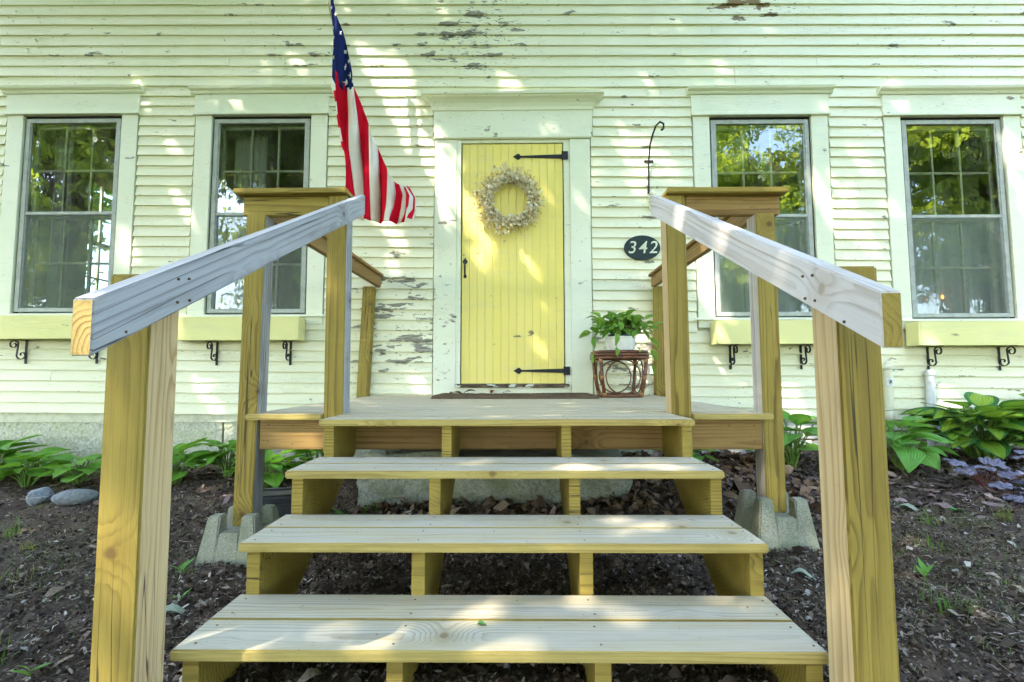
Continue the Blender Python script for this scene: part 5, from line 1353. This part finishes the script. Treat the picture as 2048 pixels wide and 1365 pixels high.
# single fallen leaves
LD = {m.name: leaf_mesh('fallen_leaf', m, 1, 0.55, 0, 0.35, 0.35, 0.09, 0.05, 7, 5, 50+i) for i, m in enumerate((M_leafdry, M_leafred, M_leafpale, M_leafgreen))}
def fallen(x, y, z, az, s, m, label, pitch=0.15, roll=0.0):
    o = leaf_at(LD[m.name], None, (x, y, z), az, pitch, roll, s, 'fallen_leaf'); tag(o, label, 'leaf', 'single fallen leaves')
g_ = lambda x, y: float(gz(x, y))+0.014
fallen(-0.56, 4.03, 0.650, 0.4, 0.11, M_leafdry, 'curled dark dry leaf at the left end of the doormat', 0.2)
fallen(-0.44, 4.03, 0.652, -0.3, 0.09, M_leafdry, 'folded brown dry leaf on the doormat left of the door', 0.5)
fallen(-0.22, 4.05, 0.650, 1.2, 0.06, M_leafred, 'rust brown curled leaf on the doormat below the door', 0.6)
fallen(-0.12, 4.05, 0.650, 0.1, 0.06, M_leafdry, 'small brown curled leaf on the doormat below the door', 0.5)
fallen(-0.36, 3.52, 0.651, 0.2, 0.035, M_leafgreen, 'tiny green leaf on the front edge of the doormat')
fallen(-0.10, 1.235, 0.187, 0.1, 0.028, M_leafgreen, 'small green leaf lying on the bottom step', 0.1)
fallen(-1.18, 1.62, g_(-1.18, 1.62), 0.5, 0.10, M_leafpale, 'pale grey green leaf on the soil inside the left newel')
fallen(1.56, 1.55, g_(1.56, 1.55), -0.7, 0.11, M_leafpale, 'pale green leaf on the soil in the lower right')
fallen(1.02, 1.86, g_(1.02, 1.86), -0.5, 0.075, M_leafpale, 'pale grey leaf on the soil between steps and right newel')
fallen(2.05, 2.70, g_(2.05, 2.70), -0.8, 0.13, M_leafpale, 'grey green leaf lying on the mulch')
fallen(2.25, 2.58, g_(2.25, 2.58), 0.2, 0.08, M_leafgreen, 'bright green leaf lying on the mulch')
fallen(-3.62, 3.22, g_(-3.62, 3.22), 0.6, 0.09, M_leafred, 'rust red leaf on the soil left of the banded stone')
fallen(-3.30, 3.05, g_(-3.30, 3.05), -0.4, 0.08, M_leafred, 'rust red leaf on the soil below the banded stone')
fallen(-3.95, 3.45, g_(-3.95, 3.45), 0.9, 0.11, M_leafred, 'orange brown leaf under the leftmost hosta')

# ------------------------------------------------------------------ trees that shade the porch and show in the panes
def tree(name, base, crown, trunk_r, clusters, nleaf, lsize, mat, label, seed, gaps=None, height=None):
    """clusters: list of (centre, radii); leaves fill them; limbs run from the trunk to the cluster centres"""
    rg = np.random.default_rng(seed); rr = random.Random(seed)
    t = thing(name, base, label, 'tree', 'trees of the front yard')
    top = Vector(crown); b = Vector(base); mb = MB()
    mb.tube([b-Vector((0,0,0.3)), b.lerp(top, 0.33)+Vector((0.1,0.05,0)), b.lerp(top, 0.7), top], [trunk_r*1.25, trunk_r, trunk_r*0.7, trunk_r*0.3], 12)
    for c, r_ in clusters:
        c = Vector(c); s = b.lerp(top, rr.uniform(0.40, 0.85)); m_ = s.lerp(c, 0.5)+Vector((0, 0, 0.06*(c-s).length))
        mb.tube([s, m_, c], [min(0.10, trunk_r*0.38), min(0.05, trunk_r*0.24), 0.015], 6)
    mb.build('trunk', M_bark, t, smooth=True)
    vol = np.array([r_[0]*r_[1]*r_[2] for c, r_ in clusters])**0.75; cnt = (nleaf*vol/vol.sum()).astype(int); P = []
    for (c, r_), n in zip(clusters, cnt):
        d = rg.normal(size=(n, 3)); d /= np.linalg.norm(d, axis=1)[:, None]; rad = rg.random(n)**0.42
        p = d*rad[:, None]*np.array(r_)*(1+0.25*rg.normal(size=(n, 1))*0.5); P.append(p+np.array(c))
    P = np.concatenate(P)
    S = lsize*rg.uniform(0.65, 1.3, len(P))
    if gaps is not None:  # crown shaped for the light: leaves dropped so sun lands on listed points
        D = np.array(SUN); keep = np.ones(len(P), bool)
        for F, r_ in gaps:
            q = P-np.array(F); al = q @ D; dist = np.linalg.norm(q-al[:, None]*D, axis=1); keep &= ~((dist < r_+S*0.30) & (al < 0) & (rg.random(len(P)) < 0.93))
        P, S = P[keep], S[keep]
    n = len(P); A = rg.normal(size=(n, 3)); A /= np.linalg.norm(A, axis=1)[:, None]
    Nn = rg.normal(size=(n, 3))*0.7+np.array([0, 0, 1.0]); B = np.cross(Nn, A); B /= np.linalg.norm(B, axis=1)[:, None]; A = np.cross(B, Nn); A /= np.linalg.norm(A, axis=1)[:, None]
    tm = np.array([(-.5, 0), (-.12, .42), (.12, .2), (.5, 0), (.12, -.2), (-.12, -.42)])
    V = P[:, None]+(tm[None, :, 0, None]*A[:, None]+tm[None, :, 1, None]*B[:, None])*S[:, None, None]
    f = (np.arange(n)[:, None, None]*6+np.array([(0,1,2,3), (0,3,4,5)])[None]).reshape(-1, 4)
    cr = obj('crown', npmesh('crown', V.reshape(-1, 3), f, mat), t); tag(cr, kind='stuff')
    return t
# sun flecks: chosen spots; crown leaves on the sun's path to each are removed
FL = []
def wl(x, z, r): FL.append(((x, YW-0.02, z), r*(0.5 if x < -1.7 else 0.75)))
for x, z, r in ((-1.28,3.58,.07),(-1.12,3.52,.06),(-1.18,3.40,.08),(-1.02,3.42,.06),(-1.0,3.28,.07),(-.95,3.2,.05),(-1.1,3.2,.04),(-.92,3.0,.06),(-1.05,2.95,.05),(-.86,2.85,.08),(-.80,2.72,.09),(-.70,2.60,.10),(-.62,2.72,.08),(-.60,2.45,.08),(-.66,2.25,.06),(-.40,2.32,.05),(-.42,2.18,.06),(-.36,2.05,.075),(-.27,1.98,.05),(-.30,1.80,.05),(-.05,3.31,.085),(-.02,3.26,.05),
  (1.03,2.78,.05),(1.12,2.68,.08),(1.06,2.55,.08),(1.16,2.50,.05),(1.30,2.62,.04),(1.12,3.0,.04),(1.86,3.43,.06),
  (-3.05,2.85,.05),(-3.02,2.68,.06),(-2.98,2.35,.06),(-2.90,2.22,.07),(-3.42,1.95,.08),(-3.38,1.75,.07),(-2.75,1.05,.06),(-2.68,.95,.05),(-2.70,.72,.07),(-2.64,.64,.05),
  (-2.72,3.24,.06),(-2.52,3.25,.07),(-3.35,3.38,.05),(-3.3,3.24,.05),(-2.25,3.55,.05),(-1.95,3.58,.04),
  (2.62,2.45,.06),(2.68,2.28,.07),(2.74,2.12,.06),(2.92,2.1,.07),(3.02,1.95,.05),(3.0,2.7,.05),(4.32,2.72,.08),(4.36,2.5,.07),(4.40,2.25,.06),(3.35,3.2,.04),
  (1.62,1.75,.05),(1.66,1.5,.07),(1.68,1.33,.06),(1.98,1.62,.04),(.98,1.18,.07),(1.02,1.05,.09),(1.0,.92,.07),(1.08,.8,.05),(2.2,.58,.06),(2.32,.52,.08),(2.4,.45,.06),(3.60,.58,.07),(3.72,.5,.05),(-1.1,1.75,.04),(-1.05,2.05,.05),(-1.0,1.88,.05),(-1.25,2.2,.05),(.25,1.35,.05),(.15,1.05,.04),(-.85,.72,.05),(-3.2,.3,.05),(-1.95,.35,.06),(.1,1.75,.04)):
    wl(x, z, r)
def at(x, y, z, r): FL.append(((x, y, z), r*0.42))
for x, y, z, r in ((-.55,1.20,.184,.045),(-.36,1.15,.184,.035),(-.12,1.29,.184,.06),(-.05,1.15,.184,.03),(.60,1.34,.184,.07),
  (.36,1.55,.332,.06),(.28,1.44,.332,.03),(.14,1.74,.478,.045),(.25,1.70,.478,.055),(.46,1.74,.478,.055),
  (-.1,2.05,.624,.05),(.15,2.1,.624,.05),(.5,2.3,.624,.05),(-.5,2.5,.624,.06),(.3,3.0,.624,.06),(-1.02,2.18,.55,.05),(-.92,2.18,.53,.05),(-1.1,2.17,.61,.03),(-.90,2.17,.61,.04),
  (-.79,.985,.40,.045),(-.80,.985,.14,.03),(-.79,.985,.05,.05),(-.82,.985,.22,.03),(-.735,.80,.87,.03),(-.735,.80,.92,.03),
  (.35,1.95,.02,.05),(.48,1.95,.02,.05),(-1.9,3.2,.03,.06),(-2.15,3.35,.03,.05),(-3.6,3.4,.2,.07),(-2.4,3.5,.2,.05),(-1.7,3.4,.2,.05),(3.5,3.5,.45,.06),(4.0,3.5,.45,.06),(1.15,3.95,1.66,.05),(.66,1.9,1.42,.05),(.65,1.5,1.22,.05),(-.75,2.2,1.6,.04),(-.75,2.9,2.2,.06),(-1.05,3.5,2.3,.06),(-.95,3.5,2.15,.05),(-1.2,3.5,2.6,.05)):
    at(x, y, z, r)
# shade maple: a broad crown over the porch; its trunk stands in the yard behind the camera
cl = []; rr = random.Random(5)
U0 = SUN.cross(Vector((0, 0, 1))).normalized(); V0 = U0.cross(SUN).normalized()
for i in range(46):
    # aim point on the house front or yard, then go up along the sun's way
    fx = rr.uniform(-6.2, 6.2); fz = rr.uniform(-0.5, 4.6); h = rr.uniform(5.4, 9.4)
    f0 = Vector((fx, YW, fz)) if rr.random() < 0.62 else Vector((fx*0.8, rr.uniform(-1.0, 4.0), 0.1))
    c = f0-SUN*(h/0.79)
    cl.append((tuple(c), (rr.uniform(1.1, 1.7), rr.uniform(1.1, 1.7), rr.uniform(0.5, 0.9))))
tree('maple_tree', (-8.5, -8.5, -0.4), (-7.5, -7.0, 10.5), 0.36, cl, 70000, 0.17, M_maple, 'broad maple shading the porch, mirrored in the window panes', 2, FL)
def yard_tree(x, y, h, r, n, mat, label, seed):
    rr = random.Random(seed); cl = []
    for i in range(16):
        a = rr.uniform(0, 6.28); q = r*math.sqrt(rr.random())*0.8; zz = h*rr.uniform(0.30, 0.95); sh = 1-abs(zz/h-0.55)*0.9
        cl.append(((x+q*sh*math.cos(a), y+q*sh*math.sin(a), zz), (r*0.38, r*0.38, r*0.24)))
    tree('yard_tree', (x, y, -0.3), (x+0.2, y, h*0.85), h*0.026, cl, n, 0.30, mat, label, seed)
yard_tree(-9.5, -11, 11, 4.2, 8000, M_fol3, 'tree across the yard mirrored in the left windows', 21)
yard_tree(-3.5, -16, 12, 4.5, 7000, M_maple, 'tall tree behind the viewer left of the steps', 22)
yard_tree(4.0, -15, 12, 4.2, 7000, M_maple, 'tall tree behind the viewer right of the steps', 23)
yard_tree(10.0, -10, 11, 4.4, 9000, M_fol3, 'sunlit tree mirrored in the third window', 24)
yard_tree(15.5, -7.5, 12, 5.0, 12000, M_fol3, 'dense tree mirrored in the rightmost window', 25)
yard_tree(-16, -8, 12, 4.8, 9000, M_fol3, 'large tree mirrored in the leftmost window', 26)
yard_tree(-10.5, -17, 14, 5.5, 9000, M_fol3, 'tall tree mirrored in the second window', 30)
yard_tree(11.5, -18, 15, 5.5, 9000, M_fol3, 'tall tree behind the sunlit tree of the third window', 31)
yard_tree(20, -14, 14, 5.5, 8000, M_fol2, 'far dark tree at the right of the yard', 28)
yard_tree(-21, -15, 14, 5.5, 8000, M_fol2, 'far dark tree at the left of the yard', 29)
yard_tree(-12, 9.5, 9, 3.5, 5000, M_maple, 'tree seen through the gable window of the left room', 27)
